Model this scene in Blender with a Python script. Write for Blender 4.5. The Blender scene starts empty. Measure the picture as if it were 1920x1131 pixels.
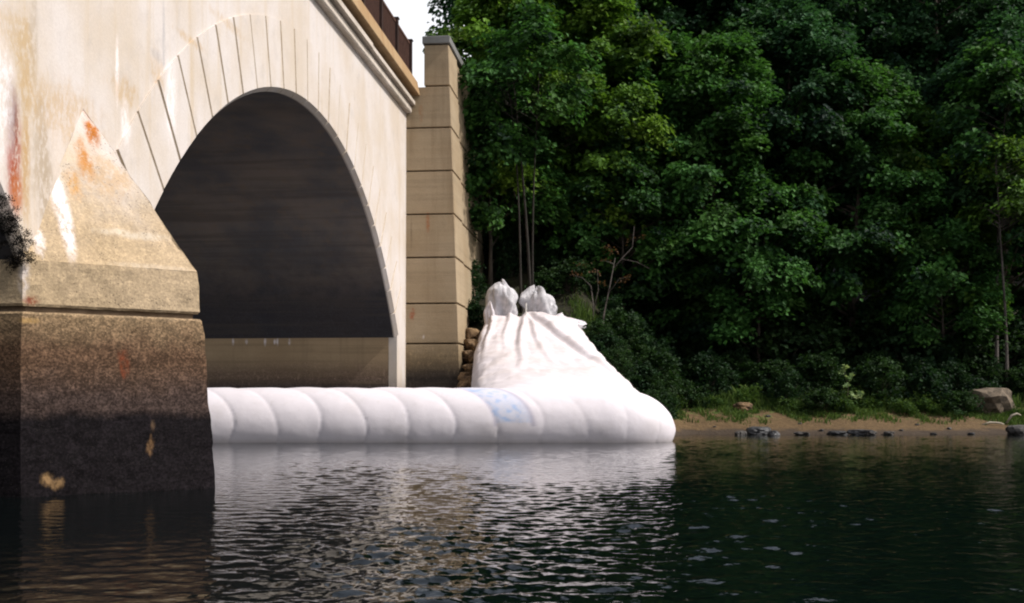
import bpy, bmesh, math, random
import numpy as np
from mathutils import Vector, noise as mnoise

random.seed(7)
RNG = np.random.default_rng(11)
S = bpy.context.scene
COL = S.collection

# ------------------------------------------------------------------ camera
F, CX, HOR, EYE = 2200.0, 960.0, 745.0, 1.36      # photo pixels (1920 wide) per unit depth, horizon row, eye height
cam = bpy.data.cameras.new('camera')
cam.sensor_width = 36.0
cam.lens = 36.0 * F / 1920.0
cam.shift_y = (HOR - 565.5) / 1920.0
cam.clip_end = 3000
camo = bpy.data.objects.new('camera', cam)
camo.location = (0, 0, EYE)
camo.rotation_euler = (math.radians(90), 0, 0)
COL.objects.link(camo)
S.camera = camo

# ------------------------------------------------------------------ light
SUN_AZ, SUN_EL = math.radians(101), math.radians(47)      # azimuth measured from +Y towards +X
w = bpy.data.worlds.new('World')
S.world = w
w.use_nodes = True
nt = w.node_tree
nt.nodes.clear()
wo = nt.nodes.new('ShaderNodeOutputWorld')
bg = nt.nodes.new('ShaderNodeBackground')
sk = nt.nodes.new('ShaderNodeTexSky')
sk.sky_type = 'NISHITA'
sk.sun_disc = False
sk.sun_elevation = SUN_EL
sk.sun_rotation = SUN_AZ
sk.air_density = 1.0
sk.dust_density = 5.0
sk.ozone_density = 0.6
bg.inputs[1].default_value = 0.10
tc = nt.nodes.new('ShaderNodeTexCoord')
sx_ = nt.nodes.new('ShaderNodeSeparateXYZ')
nt.links.new(tc.outputs['Generated'], sx_.inputs[0])
mr = nt.nodes.new('ShaderNodeMapRange')                    # pale haze low in the sky, all the way round
mr.interpolation_type = 'SMOOTHSTEP'
for k_, v_ in ((1, 0.28), (2, 0.55), (3, 1.0), (4, 0.25)): mr.inputs[k_].default_value = v_
nt.links.new(sx_.outputs[2], mr.inputs[0])
mxs = nt.nodes.new('ShaderNodeMix')
mxs.data_type = 'RGBA'
mxs.inputs[7].default_value = (7.6, 7.7, 8.0, 1)
nt.links.new(mr.outputs[0], mxs.inputs[0])
nt.links.new(sk.outputs[0], mxs.inputs[6])
nt.links.new(mxs.outputs[2], bg.inputs[0])
nt.links.new(bg.outputs[0], wo.inputs[0])
sl = bpy.data.lights.new('sun', 'SUN')
sl.energy = 3.3
sl.angle = math.radians(0.6)
sl.color = (1.0, 0.965, 0.925)
so = bpy.data.objects.new('sun', sl)
sd = Vector((math.sin(SUN_AZ) * math.cos(SUN_EL), math.cos(SUN_AZ) * math.cos(SUN_EL), math.sin(SUN_EL)))
so.rotation_euler = (-sd).to_track_quat('-Z', 'Y').to_euler()
so.location = sd * 60
COL.objects.link(so)
S.view_settings.view_transform = 'Standard'
S.view_settings.look = 'None'
S.view_settings.gamma = 1.0
S.view_settings.use_curve_mapping = False
S.view_settings.exposure = 0.5
S.render.engine = 'CYCLES'
S.cycles.filter_width = 2.1
S.cycles.max_bounces = 8
S.cycles.transparent_max_bounces = 8

# ------------------------------------------------------------------ helpers
T = 0.1045
BX0 = -3.87 - T * 43.0
NL = math.hypot(1, T)
WAVE = 0.027       # overall steepness of the ripples
NV = np.array([1 / NL, -T / NL])


def B(s, n, z):
    """bridge coordinates: s along the face (world depth), n out of the face, z up -> world"""
    return (BX0 + T * s + NV[0] * n, s + NV[1] * n, z)


def at(px, py, Y):
    return ((px - CX) / F * Y, Y, EYE + (HOR - py) / F * Y)


def on_plane(px, py, p, nrm):
    d = Vector(((px - CX) / F, 1.0, (HOR - py) / F))
    o = Vector((0, 0, EYE))
    p = Vector(p)
    nrm = Vector(nrm)
    t = (p - o).dot(nrm) / d.dot(nrm)
    return tuple(o + d * t)


def face_pt(px, py, n=0.0):
    return on_plane(px, py, B(20, n, 0), (NV[0], NV[1], 0))


def tag(o, label=None, cat=None, group=None, kind=None):
    if label: o['label'] = label
    if cat: o['category'] = cat
    if group: o['group'] = group
    if kind: o['kind'] = kind
    return o


def empty(name, loc, label=None, cat=None, group=None, rz=0.0):
    o = bpy.data.objects.new(name, None)
    o.location = loc
    o.rotation_euler = (0, 0, rz)
    o.empty_display_size = 0.3
    COL.objects.link(o)
    return tag(o, label, cat, group)


WLOC = {}


def wloc(o):
    v = Vector((0, 0, 0))
    while o is not None:
        v += Vector(o.location)
        o = o.parent
    return v


def mesh_np(name, V, faces_flat, face_sizes, mat, smooth=False):
    me = bpy.data.meshes.new(name)
    V = np.asarray(V, np.float32).reshape(-1, 3)
    ff = np.asarray(faces_flat, np.int32).ravel()
    fs = np.asarray(face_sizes, np.int32).ravel()
    me.vertices.add(len(V))
    me.vertices.foreach_set('co', V.ravel())
    me.loops.add(len(ff))
    me.loops.foreach_set('vertex_index', ff)
    me.polygons.add(len(fs))
    st = np.concatenate([[0], np.cumsum(fs)[:-1]]).astype(np.int32)
    me.polygons.foreach_set('loop_start', st)
    me.polygons.foreach_set('loop_total', fs)
    me.polygons.foreach_set('use_smooth', np.full(len(fs), bool(smooth)))
    me.update(calc_edges=True)
    me.validate()
    if mat: me.materials.append(mat)
    return me


def obj(name, V, Fc, mat, parent=None, smooth=False, loc=None):
    """world-space vertices -> ONE mesh object; origin at the parent (or loc)"""
    V = np.asarray(V, float).reshape(-1, 3)
    base = wloc(parent) if parent is not None else Vector(loc if loc is not None else (0, 0, 0))
    V = V - np.array(base)
    flat = [i for f in Fc for i in f]
    me = mesh_np(name, V, flat, [len(f) for f in Fc], mat, smooth)
    o = bpy.data.objects.new(name, me)
    COL.objects.link(o)
    if parent is not None:
        o.parent = parent
    else:
        o.location = base
    return o


def link_mesh(name, me, parent=None, loc=None):
    o = bpy.data.objects.new(name, me)
    COL.objects.link(o)
    if parent is not None: o.parent = parent
    if loc is not None: o.location = loc
    return o


class MB:
    def __init__(self): self.V = []; self.F = []

    def add(self, V, Fc):
        k = len(self.V)
        self.V += [tuple(v) for v in V]
        self.F += [tuple(i + k for i in f) for f in Fc]

    def box(self, P):
        """8 corners: 4 bottom ccw, 4 top ccw"""
        self.add(P, [(3, 2, 1, 0), (4, 5, 6, 7), (0, 1, 5, 4), (1, 2, 6, 5), (2, 3, 7, 6), (3, 0, 4, 7)])

    def bbox(self, s0, s1, n0, n1, z0, z1):
        self.box([B(s0, n1, z0), B(s1, n1, z0), B(s1, n0, z0), B(s0, n0, z0),
                  B(s0, n1, z1), B(s1, n1, z1), B(s1, n0, z1), B(s0, n0, z1)])

    def prism(self, prof, s0, s1):
        """profile polygon in (n,z) swept along s"""
        m = len(prof)
        V = [B(s0, n, z) for n, z in prof] + [B(s1, n, z) for n, z in prof]
        Fc = [tuple(range(m)), tuple(range(2 * m - 1, m - 1, -1))]
        for i in range(m):
            j = (i + 1) % m
            Fc.append((i, i + m, j + m, j))
        self.add(V, Fc)

    def tube(self, pts, rads, k=6):
        pts = [Vector(p) for p in pts]
        rings = []
        for i, p in enumerate(pts):
            d = (pts[min(i + 1, len(pts) - 1)] - pts[max(i - 1, 0)]).normalized()
            a = d.cross(Vector((0.3, 0.9, 0.1)))
            if a.length < 1e-3: a = d.cross(Vector((1, 0, 0)))
            a.normalize()
            b = d.cross(a)
            rings.append([p + (a * math.cos(q) + b * math.sin(q)) * rads[i] for q in [2 * math.pi * t / k for t in range(k)]])
        V = [v for r in rings for v in r]
        Fc = []
        for i in range(len(pts) - 1):
            for t in range(k):
                u = (t + 1) % k
                Fc.append((i * k + t, i * k + u, (i + 1) * k + u, (i + 1) * k + t))
        Fc.append(tuple(range(k))[::-1])
        Fc.append(tuple(range((len(pts) - 1) * k, len(pts) * k)))
        self.add(V, Fc)

    def build(self, name, mat, parent=None, smooth=False, loc=None, bevel=0.0):
        o = obj(name, self.V, self.F, mat, parent, smooth, loc)
        if bevel:
            bm = bmesh.new()
            bm.from_mesh(o.data)
            bmesh.ops.recalc_face_normals(bm, faces=bm.faces)
            bmesh.ops.bevel(bm, geom=[e for e in bm.edges if e.is_manifold and e.calc_face_angle(0) > 0.4], offset=bevel, segments=1, affect='EDGES', clamp_overlap=True)
            bm.to_mesh(o.data)
            bm.free()
        else:
            bm = bmesh.new()
            bm.from_mesh(o.data)
            bmesh.ops.recalc_face_normals(bm, faces=bm.faces)
            bm.to_mesh(o.data)
            bm.free()
        return o


# ------------------------------------------------------------------ materials
class G:
    def __init__(self, name):
        self.m = bpy.data.materials.new(name)
        self.m.use_nodes = True
        self.t = self.m.node_tree
        self.t.nodes.clear()
        self.out = self.t.nodes.new('ShaderNodeOutputMaterial')

    def n(self, typ, ins=None, **props):
        x = self.t.nodes.new('ShaderNode' + typ)
        for k, v in props.items(): setattr(x, k, v)
        for k, v in (ins or {}).items():
            if isinstance(v, bpy.types.NodeSocket):
                self.t.links.new(v, x.inputs[k])
            else:
                x.inputs[k].default_value = v
        return x

    def math(self, op, a, b=0.0, clamp=False):
        return self.n('Math', {0: a, 1: b}, operation=op, use_clamp=clamp).outputs[0]

    def mix(self, fac, a, b, mode='MIX'):
        x = self.n('Mix', {0: fac, 6: a, 7: b}, data_type='RGBA', blend_type=mode)
        return x.outputs[2]

    def ramp(self, v, lo, hi, o0=0.0, o1=1.0):
        return self.n('MapRange', {0: v, 1: lo, 2: hi, 3: o0, 4: o1}, interpolation_type='SMOOTHSTEP').outputs[0]

    def noise(self, vec, scale, detail=4.0, rough=0.55, dist=0.0):
        return self.n('TexNoise', {'Vector': vec, 'Scale': scale, 'Detail': detail, 'Roughness': rough, 'Distortion': dist}).outputs[0]

    def pos(self):
        return self.n('NewGeometry').outputs['Position']

    def scaled(self, v, s):
        return self.n('Vector' + 'Math', {0: v, 1: s}, operation='MULTIPLY').outputs[0]


def rgb(r, g, b): return (r, g, b, 1.0)


def concrete(name, base, var, stains=(), zones=(), streak=0.35, streakcol=(0.25, 0.2, 0.13), pit=0.25, spec=0.2, pebble=0.0, grain=0.35, rough=0.85, boards=0.0, bumpd=0.02):
    g = G(name)
    p = g.pos()
    big = g.noise(p, 0.45, 5.0)
    med = g.noise(p, 2.3, 5.0, 0.6)
    fine = g.noise(p, 26.0, 4.0, 0.65)
    blot = g.noise(g.scaled(p, (1, 1, 0.6)), 11.0, 5.0, 0.65)
    bandn = g.noise(g.scaled(p, (0.5, 0.5, 7.0)), 1.0, 5.0, 0.65)
    vs = g.noise(g.scaled(p, (2.6, 2.6, 0.16)), 1.0, 6.0, 0.6)
    col = g.mix(g.ramp(big, 0.35, 0.68), rgb(*base), rgb(*var))
    col = g.mix(g.math('MULTIPLY', g.ramp(vs, 0.5, 0.75), streak), col, rgb(*streakcol))
    col = g.mix(g.math('MULTIPLY', g.ramp(med, 0.5, 0.8), 0.3), col, rgb(*[c * 0.6 for c in base]))
    zz = g.n('SeparateXYZ', {0: p}).outputs[2]
    # zones: (z, width, wobble, colour, strength) -> below z the colour takes over
    wob = g.math('SUBTRACT', med, 0.5)
    pv = g.n('TexVoronoi', {'Vector': g.scaled(p, (1, 1, 1.25)), 'Scale': 36.0}, feature='F1')
    pcell = g.n('SeparateColor', {0: pv.outputs['Color']}).outputs[0]
    for zn in zones:
        z, wd, wb, c, st = zn[:5]
        kc = zn[5] if len(zn) > 5 else 1.0
        zw = g.math('ADD', zz, g.math('MULTIPLY', wob, wb))
        f = g.ramp(zw, z - wd, z + wd, st, 0.0)
        cc = g.mix(g.ramp(fine, 0.38, 0.68), rgb(*[k * (1 - 0.38 * kc) for k in c]), rgb(*[k * (1 + 0.45 * kc) for k in c]))
        cc = g.mix(g.math('MULTIPLY', g.ramp(med, 0.4, 0.7), 0.15 + 0.35 * kc), cc, rgb(*[k * 0.6 for k in c]))
        cc = g.mix(g.math('MULTIPLY', g.ramp(bandn, 0.42, 0.66), 0.55 * kc), cc, rgb(*[k * 0.45 for k in c]))
        cc = g.mix(g.math('MULTIPLY', g.ramp(blot, 0.56, 0.66), 0.6 * kc), cc, rgb(*[k * 2.1 for k in c]))
        cc = g.mix(g.math('MULTIPLY', g.ramp(blot, 0.44, 0.34), 0.5 * kc), cc, rgb(*[k * 0.35 for k in c]))
        if pebble:
            cc = g.mix(g.math('MULTIPLY', g.ramp(pcell, 0.55, 0.95), pebble * kc), cc, rgb(*[k * 2.4 for k in c]))
            cc = g.mix(g.math('MULTIPLY', g.ramp(pcell, 0.45, 0.1), pebble * kc), cc, rgb(*[k * 0.25 for k in c]))
        col = g.mix(f, col, cc)
    wv = g.n('TexNoise', {'Vector': g.scaled(p, (1, 1, 0.45)), 'Scale': 5.0, 'Detail': 6.0, 'Roughness': 0.7}).outputs[1]
    wv = g.n('VectorMath', {0: wv, 1: (0.5, 0.5, 0.5)}, operation='SUBTRACT').outputs[0]
    for (c0, r, c, st, ragged, ax) in stains:
        q = g.n('VectorMath', {0: p, 1: tuple(c0)}, operation='SUBTRACT').outputs[0]
        du = g.n('VectorMath', {0: q, 1: tuple(ax[0] / r[0])}, operation='DOT_PRODUCT').outputs['Value']
        dv = g.n('VectorMath', {0: q, 1: tuple(ax[1] / r[1])}, operation='DOT_PRODUCT').outputs['Value']
        q = g.n('CombineXYZ', {0: du, 1: dv}).outputs[0]
        q = g.n('VectorMath', {0: wv, 1: (ragged * 1.5, ragged * 1.5, 0), 2: q}, operation='MULTIPLY_ADD').outputs[0]
        d = g.n('VectorMath', {0: q}, operation='LENGTH').outputs['Value']
        f = g.ramp(d, 0.25, 1.05, st, 0.0)
        f = g.math('MULTIPLY', f, g.math('MULTIPLY', g.ramp(fine, 0.25, 0.5, 0.55, 1.0), g.ramp(blot, 0.36, 0.56, 0.25, 1.0)))
        col = g.mix(f, col, rgb(*c))
    col = g.mix(grain, col, g.mix(fine, rgb(0.3, 0.3, 0.3), rgb(0.75, 0.75, 0.75)), 'OVERLAY')
    vor = g.n('TexVoronoi', {'Vector': p, 'Scale': 22.0}, feature='F1').outputs[0]
    pits = g.math('MULTIPLY', g.ramp(vor, 0.05, 0.22, 1.0, 0.0), g.ramp(med, 0.45, 0.62))
    col = g.mix(g.math('MULTIPLY', pits, pit), col, rgb(0.05, 0.042, 0.035))
    h = g.math('ADD', g.math('MULTIPLY', fine, 0.5), g.math('MULTIPLY', med, 0.9))
    h = g.math('SUBTRACT', h, g.math('MULTIPLY', pits, pit * 2))
    if boards:
        lines = g.noise(g.scaled(p, (0.12, 0.12, 5.5)), 1.0, 3.0, 0.7)
        col = g.mix(g.math('MULTIPLY', g.ramp(lines, 0.45, 0.7), boards), col, rgb(*[c * 0.45 for c in base]))
        h = g.math('ADD', h, g.math('MULTIPLY', lines, 0.8))
    bp = g.n('Bump', {'Height': h, 'Strength': 0.6, 'Distance': bumpd}).outputs[0]
    pr = g.n('BsdfPrincipled', {'Base Color': col, 'Roughness': rough, 'Normal': bp})
    pr.inputs['Specular IOR Level'].default_value = spec
    g.t.links.new(pr.outputs[0], g.out.inputs[0])
    return g.m


def simple(name, c1, c2, scale=6.0, rough=0.7, metal=0.0, bump=0.3, aniso=(1, 1, 1), bd=0.02):
    g = G(name)
    p = g.scaled(g.pos(), aniso)
    a = g.noise(p, scale, 5.0, 0.6)
    b = g.noise(p, scale * 5, 4.0, 0.6)
    f = g.ramp(g.math('ADD', g.math('MULTIPLY', a, 0.65), g.math('MULTIPLY', b, 0.35)), 0.36, 0.64)
    col = g.mix(f, rgb(*c1), rgb(*c2))
    bp = g.n('Bump', {'Height': g.math('ADD', a, g.math('MULTIPLY', b, 0.4)), 'Strength': bump, 'Distance': bd}).outputs[0]
    pr = g.n('BsdfPrincipled', {'Base Color': col, 'Roughness': rough, 'Metallic': metal, 'Normal': bp})
    pr.inputs['Specular IOR Level'].default_value = 0.3
    g.t.links.new(pr.outputs[0], g.out.inputs[0])
    return g.m


def leafmat(name, dark, light, trans=0.3, rough=0.65):
    g = G(name)
    at_ = g.n('Attribute', attribute_name='tint').outputs['Color']
    sx = g.n('SeparateColor', {0: at_})
    col = g.mix(sx.outputs[0], rgb(*dark), rgb(*light))
    col = g.mix(g.math('MULTIPLY', sx.outputs[1], 0.35), col, rgb(light[0] * 1.5, light[1] * 1.0, light[2] * 0.8))
    pr = g.n('BsdfPrincipled', {'Base Color': col, 'Roughness': rough})
    pr.inputs['Specular IOR Level'].default_value = 0.16
    tr = g.n('BsdfTranslucent', {'Color': g.mix(0.5, col, rgb(light[0] * 1.4, light[1] * 1.4, light[2] * 0.7))})
    mx = g.n('MixShader', {0: trans, 1: pr.outputs[0], 2: tr.outputs[0]})
    g.t.links.new(mx.outputs[0], g.out.inputs[0])
    return g.m


# pier cutwater geometry
SA, SF, ST = 16.0, 19.6, 17.8        # near corner, far corner, nose along the face
PA, PT, PF = B(SA, 0, 0), B(ST, 1.95, 0), B(SF, 0, 0)
_e = Vector(PT) - Vector(PA)
PNRM = Vector((_e.y, -_e.x, 0)).normalized()


def pier_pt(px, py): return on_plane(px, py, PA, PNRM)


ZS, ZL, ZX = 3.24, 2.56, 5.75       # shaft top, ledge joint, cap apex
CAPN = (Vector(B(ST, 1.79, ZS)) - Vector(B(SA, 0, ZS))).cross(Vector(B(ST, 0, ZX)) - Vector(B(SA, 0, ZS)))


def cap_pt(px, py): return on_plane(px, py, B(SA, 0, ZS), CAPN)


RUST = (0.20, 0.06, 0.02)
OCHRE = (0.40, 0.25, 0.09)
WHITE = (0.72, 0.66, 0.66)
fs = []
UPV = np.array([0, 0, 1.0])
FAX = (np.array(B(1, 0, 0)) - np.array(B(0, 0, 0)), UPV)
PAX = (np.array(_e.normalized()), UPV)
_cu = np.array(CAPN.normalized())
_ch = np.cross(UPV, _cu); _ch /= np.linalg.norm(_ch)
CAX = (_ch, np.cross(_cu, _ch) * (1 if np.cross(_cu, _ch)[2] > 0 else -1))
WAX = (-np.array([NV[0], NV[1], 0]), UPV)


def fstain(px, py, rs, rz, c, st=0.8, rag=1.2, n=0.05):
    p = face_pt(px, py, n)
    fs.append((p, (rs * max(1.0, 2.4 - 0.13 * max(0.0, p[1] - 15.5)), rz), c, st, rag, FAX))


fstain(27, 290, 0.12, 1.00, (0.26, 0.045, 0.012), 1.0, 0.35)
fstain(24, 215, 0.09, 0.65, (0.10, 0.025, 0.014), 0.95, 0.35)
fstain(34, 360, 0.10, 0.45, (0.34, 0.10, 0.02), 0.8, 0.5)
fstain(8, 170, 0.16, 1.3, (0.66, 0.62, 0.62), 0.9, 0.5)
fstain(50, 300, 0.07, 1.2, (0.36, 0.21, 0.06), 0.75, 0.6)
fstain(80, 300, 0.17, 1.3, (0.33, 0.265, 0.19), 0.85, 0.6)
fstain(95, 380, 0.14, 0.8, (0.30, 0.245, 0.18), 0.75, 0.6)
fstain(55, 120, 0.15, 1.1, (0.40, 0.28, 0.14), 0.75, 0.8)
fstain(25, 60, 0.3, 0.5, (0.40, 0.29, 0.16), 0.6, 1.2)
fstain(225, 130, 0.05, 0.7, WHITE, 0.9, 0.5)
fstain(240, 230, 0.10, 0.5, WHITE, 0.7, 0.9)
fstain(322, 190, 0.20, 1.0, WHITE, 0.95, 0.4)
fstain(300, 130, 0.22, 0.35, OCHRE, 0.45, 1.5)
fstain(240, 170, 0.35, 0.3, OCHRE, 0.5, 1.5)
fstain(430, 45, 0.9, 0.14, OCHRE, 0.45, 1.8)
fstain(360, 75, 0.6, 0.12, OCHRE, 0.45, 1.8)
fstain(130, 215, 0.75, 0.6, OCHRE, 0.5, 1.2)
fstain(312, 60, 0.05, 0.9, (0.30, 0.29, 0.30), 0.6, 0.9)
fstain(300, 105, 0.25, 0.12, (0.33, 0.31, 0.31), 0.5, 1.2)
fstain(70, 60, 0.08, 0.9, (0.33, 0.27, 0.2), 0.5, 1.0)
fstain(620, 300, 1.3, 1.2, (0.60, 0.53, 0.50), 0.5, 1.2)
SPAN_BASE, SPAN_VAR = (0.54, 0.495, 0.47), (0.48, 0.415, 0.35)
LOWF = [(1.75, 0.5, 0.5, (0.13, 0.09, 0.075), 0.75)]
M = {}
M['spandrel'] = concrete('spandrel_concrete', SPAN_BASE, SPAN_VAR, fs, LOWF, streak=0.55, streakcol=(0.44, 0.34, 0.215), pit=0.06, bumpd=0.012)
M['mortar'] = simple('joint_mortar', (0.15, 0.10, 0.06), (0.22, 0.155, 0.10), 5)
M['joint'] = simple('stained_joint', (0.33, 0.26, 0.185), (0.44, 0.37, 0.29), 5)
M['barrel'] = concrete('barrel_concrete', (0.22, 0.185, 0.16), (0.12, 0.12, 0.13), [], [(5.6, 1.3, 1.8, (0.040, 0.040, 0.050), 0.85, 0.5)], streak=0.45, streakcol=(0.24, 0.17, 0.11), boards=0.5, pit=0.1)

ds = []
for px in (437, 462, 497, 515, 520, 543):
    p = on_plane(px, 641, B(41.3, 0, 0), (T, 1, 0))
    ds.append((p, (0.06, 0.12 + 0.14 * random.random()), WHITE, 0.9, 0.25, WAX))
M['springwall'] = concrete('spring_wall_concrete', (0.38, 0.275, 0.165), (0.31, 0.22, 0.13), ds,
                           [(2.5, 0.5, 0.3, (0.15, 0.10, 0.075), 0.85), (1.9, 0.25, 0.2, (0.055, 0.042, 0.04), 0.9)], streak=0.4, boards=0.35, streakcol=(0.15, 0.11, 0.07))

pst = []


def pstain(px, py, rs, rz, c, st=0.85, rag=1.6):
    pst.append((pier_pt(px, py), (rs, rz), c, st, rag, PAX))


def cstain(px, py, rs, rz, c, st=0.85, rag=1.2):
    pst.append((cap_pt(px, py), (rs, rz), c, st, rag, CAX))


pstain(233, 682, 0.11, 0.26, (0.15, 0.038, 0.016), 0.85)
pstain(57, 562, 0.12, 0.10, (0.17, 0.04, 0.02), 0.95)
pstain(52, 602, 0.18, 0.06, OCHRE, 0.6)
pstain(84, 899, 0.12, 0.13, (0.26, 0.16, 0.075), 0.9, 1.2)
pstain(104, 906, 0.11, 0.11, (0.26, 0.16, 0.075), 0.85, 1.4)
pstain(280, 838, 0.07, 0.20, (0.20, 0.115, 0.055), 0.8, 2.0)
pstain(285, 800, 0.05, 0.10, (0.16, 0.10, 0.06), 0.5, 2.0)
pstain(45, 520, 0.10, 0.35, WHITE, 0.6, 1.0)
cstain(172, 240, 0.15, 0.50, (0.38, 0.13, 0.022), 1.0, 0.8)
cstain(158, 300, 0.16, 0.50, (0.40, 0.165, 0.03), 0.9, 1.0)
cstain(140, 345, 0.16, 0.35, (0.42, 0.22, 0.06), 0.8, 1.2)
cstain(200, 330, 0.5, 0.5, (0.40, 0.24, 0.09), 0.5, 1.2)
cstain(103, 350, 0.14, 0.70, (0.78, 0.72, 0.74), 1.0, 0.3)
cstain(124, 420, 0.13, 0.80, (0.78, 0.72, 0.74), 1.0, 0.3)
cstain(72, 450, 0.12, 0.35, WHITE, 0.85, 0.8)
cstain(250, 440, 0.7, 0.10, (0.50, 0.44, 0.36), 0.7, 1.2)
cstain(280, 500, 0.9, 0.06, (0.50, 0.42, 0.33), 0.5, 1.2)
DARKW, MIDW, TANW, CAPT = (0.0065, 0.0055, 0.0070), (0.088, 0.050, 0.031), (0.185, 0.122, 0.068), (0.38, 0.285, 0.175)
M['pier'] = concrete('pier_concrete', SPAN_BASE, (0.46, 0.37, 0.25), pst,
                     [(4.5, 1.0, 1.3, CAPT, 0.92, 0.3), (2.56, 0.12, 0.1, TANW, 0.85), (2.22, 0.28, 0.5, MIDW, 0.92), (1.62, 0.35, 0.4, (0.040, 0.029, 0.027), 0.85), (1.12, 0.10, 0.30, DARKW, 0.95)],
                     streak=0.3, streakcol=(0.25, 0.17, 0.08), pit=0.9, bumpd=0.03, spec=0.08, pebble=0.38, grain=0.15)
tst = []
for (px, py, rs, rz, c, st) in [(803, 418, 0.10, 0.45, (0.28, 0.09, 0.03), 0.7), (775, 590, 0.14, 0.3, (0.26, 0.07, 0.03), 0.8), (790, 210, 0.12, 0.5, (0.30, 0.14, 0.06), 0.5),
                               (772, 440, 0.05, 0.9, (0.12, 0.09, 0.06), 0.5), (795, 632, 0.05, 0.1, WHITE, 0.7)]:
    tst.append((on_plane(px, py, B(43, 0, 0), (T, 1, 0)), (rs, rz), c, st, 1.4, WAX))
M['tower'] = concrete('abutment_concrete', (0.32, 0.25, 0.165), (0.28, 0.21, 0.13), tst,
                      [(3.2, 0.6, 0.3, (0.16, 0.115, 0.06), 0.75), (2.5, 0.45, 0.3, (0.030, 0.024, 0.022), 0.95)], streak=0.45, streakcol=(0.19, 0.135, 0.08), pit=0.15, boards=0.2)
M['coping'] = concrete('coping_stone', (0.17, 0.17, 0.165), (0.13, 0.13, 0.125), [], [], streak=0.2, pit=0.1)
M['cornice'] = concrete('cornice_concrete', (0.52, 0.46, 0.40), (0.42, 0.37, 0.31), [], [], streak=0.4, streakcol=(0.2, 0.16, 0.12), pit=0.1)
M['beam'] = concrete('kerb_beam_concrete', (0.34, 0.235, 0.13), (0.28, 0.175, 0.085), [], [], streak=0.6, streakcol=(0.22, 0.10, 0.04), pit=0.1)
M['rail'] = simple('brown_rusty_metal', (0.075, 0.038, 0.028), (0.11, 0.055, 0.04), 4, 0.6, 0.3)
M['post'] = simple('dark_rusty_metal', (0.03, 0.016, 0.013), (0.05, 0.026, 0.02), 4, 0.6, 0.3)
M['asphalt'] = simple('asphalt', (0.045, 0.045, 0.045), (0.06, 0.06, 0.058), 8, 0.9)
M['bark'] = simple('bark', (0.045, 0.035, 0.027), (0.09, 0.072, 0.055), 5, 0.9, 0, 0.8, (1, 1, 0.25))
M['darkbark'] = simple('dark_bark', (0.012, 0.010, 0.008), (0.03, 0.025, 0.02), 5, 0.9, 0, 0.8, (1, 1, 0.25))
M['palebark'] = simple('pale_bark', (0.05, 0.042, 0.036), (0.105, 0.09, 0.08), 5, 0.9, 0, 0.6, (1, 1, 0.25))
M['leaf_a'] = leafmat('leaf_mid_green', (0.003, 0.016, 0.0075), (0.058, 0.165, 0.032))
M['leaf_b'] = leafmat('leaf_yellow_green', (0.005, 0.024, 0.0075), (0.115, 0.235, 0.026))
M['leaf_c'] = leafmat('leaf_blue_green', (0.0025, 0.013, 0.009), (0.036, 0.105, 0.036))
M['leaf_s'] = leafmat('leaf_shrub', (0.005, 0.017, 0.006), (0.026, 0.062, 0.017))
M['leaf_sb'] = leafmat('leaf_shrub_cool', (0.003, 0.013, 0.006), (0.020, 0.052, 0.018))
M['leaf_w'] = leafmat('leaf_weed', (0.016, 0.045, 0.010), (0.075, 0.14, 0.03))
M['leaf_pale'] = leafmat('leaf_pale', (0.14, 0.24, 0.09), (0.32, 0.42, 0.2))
M['leaf_red'] = leafmat('leaf_reddish', (0.04, 0.026, 0.014), (0.11, 0.06, 0.028))
M['leaf_moss_shade'] = leafmat('moss_and_shade', (0.003, 0.003, 0.003), (0.011, 0.009, 0.008))  # moss colour taken near-black to carry the shade of the arch opening
M['grass'] = leafmat('grass_blade', (0.018, 0.046, 0.011), (0.085, 0.145, 0.03))
M['rock'] = simple('grey_rock', (0.018, 0.017, 0.017), (0.075, 0.069, 0.064), 3.5, 0.85, 0, 0.9)
M['darkrock'] = simple('wet_dark_rock', (0.018, 0.019, 0.022), (0.06, 0.06, 0.062), 4, 0.5, 0, 0.9)
M['tanrock'] = simple('tan_boulder', (0.045, 0.036, 0.026), (0.15, 0.115, 0.08), 3.5, 0.9, 0, 0.9)
M['brownrock'] = simple('brown_riprap', (0.05, 0.03, 0.018), (0.22, 0.14, 0.07), 3.0, 0.9, 0, 0.9)
M['drift'] = simple('bleached_wood', (0.20, 0.17, 0.125), (0.34, 0.30, 0.23), 5, 0.85, 0, 0.5, (0.3, 1, 1))
M['stake'] = simple('pale_stake', (0.45, 0.44, 0.4), (0.6, 0.58, 0.55), 5, 0.6)


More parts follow.
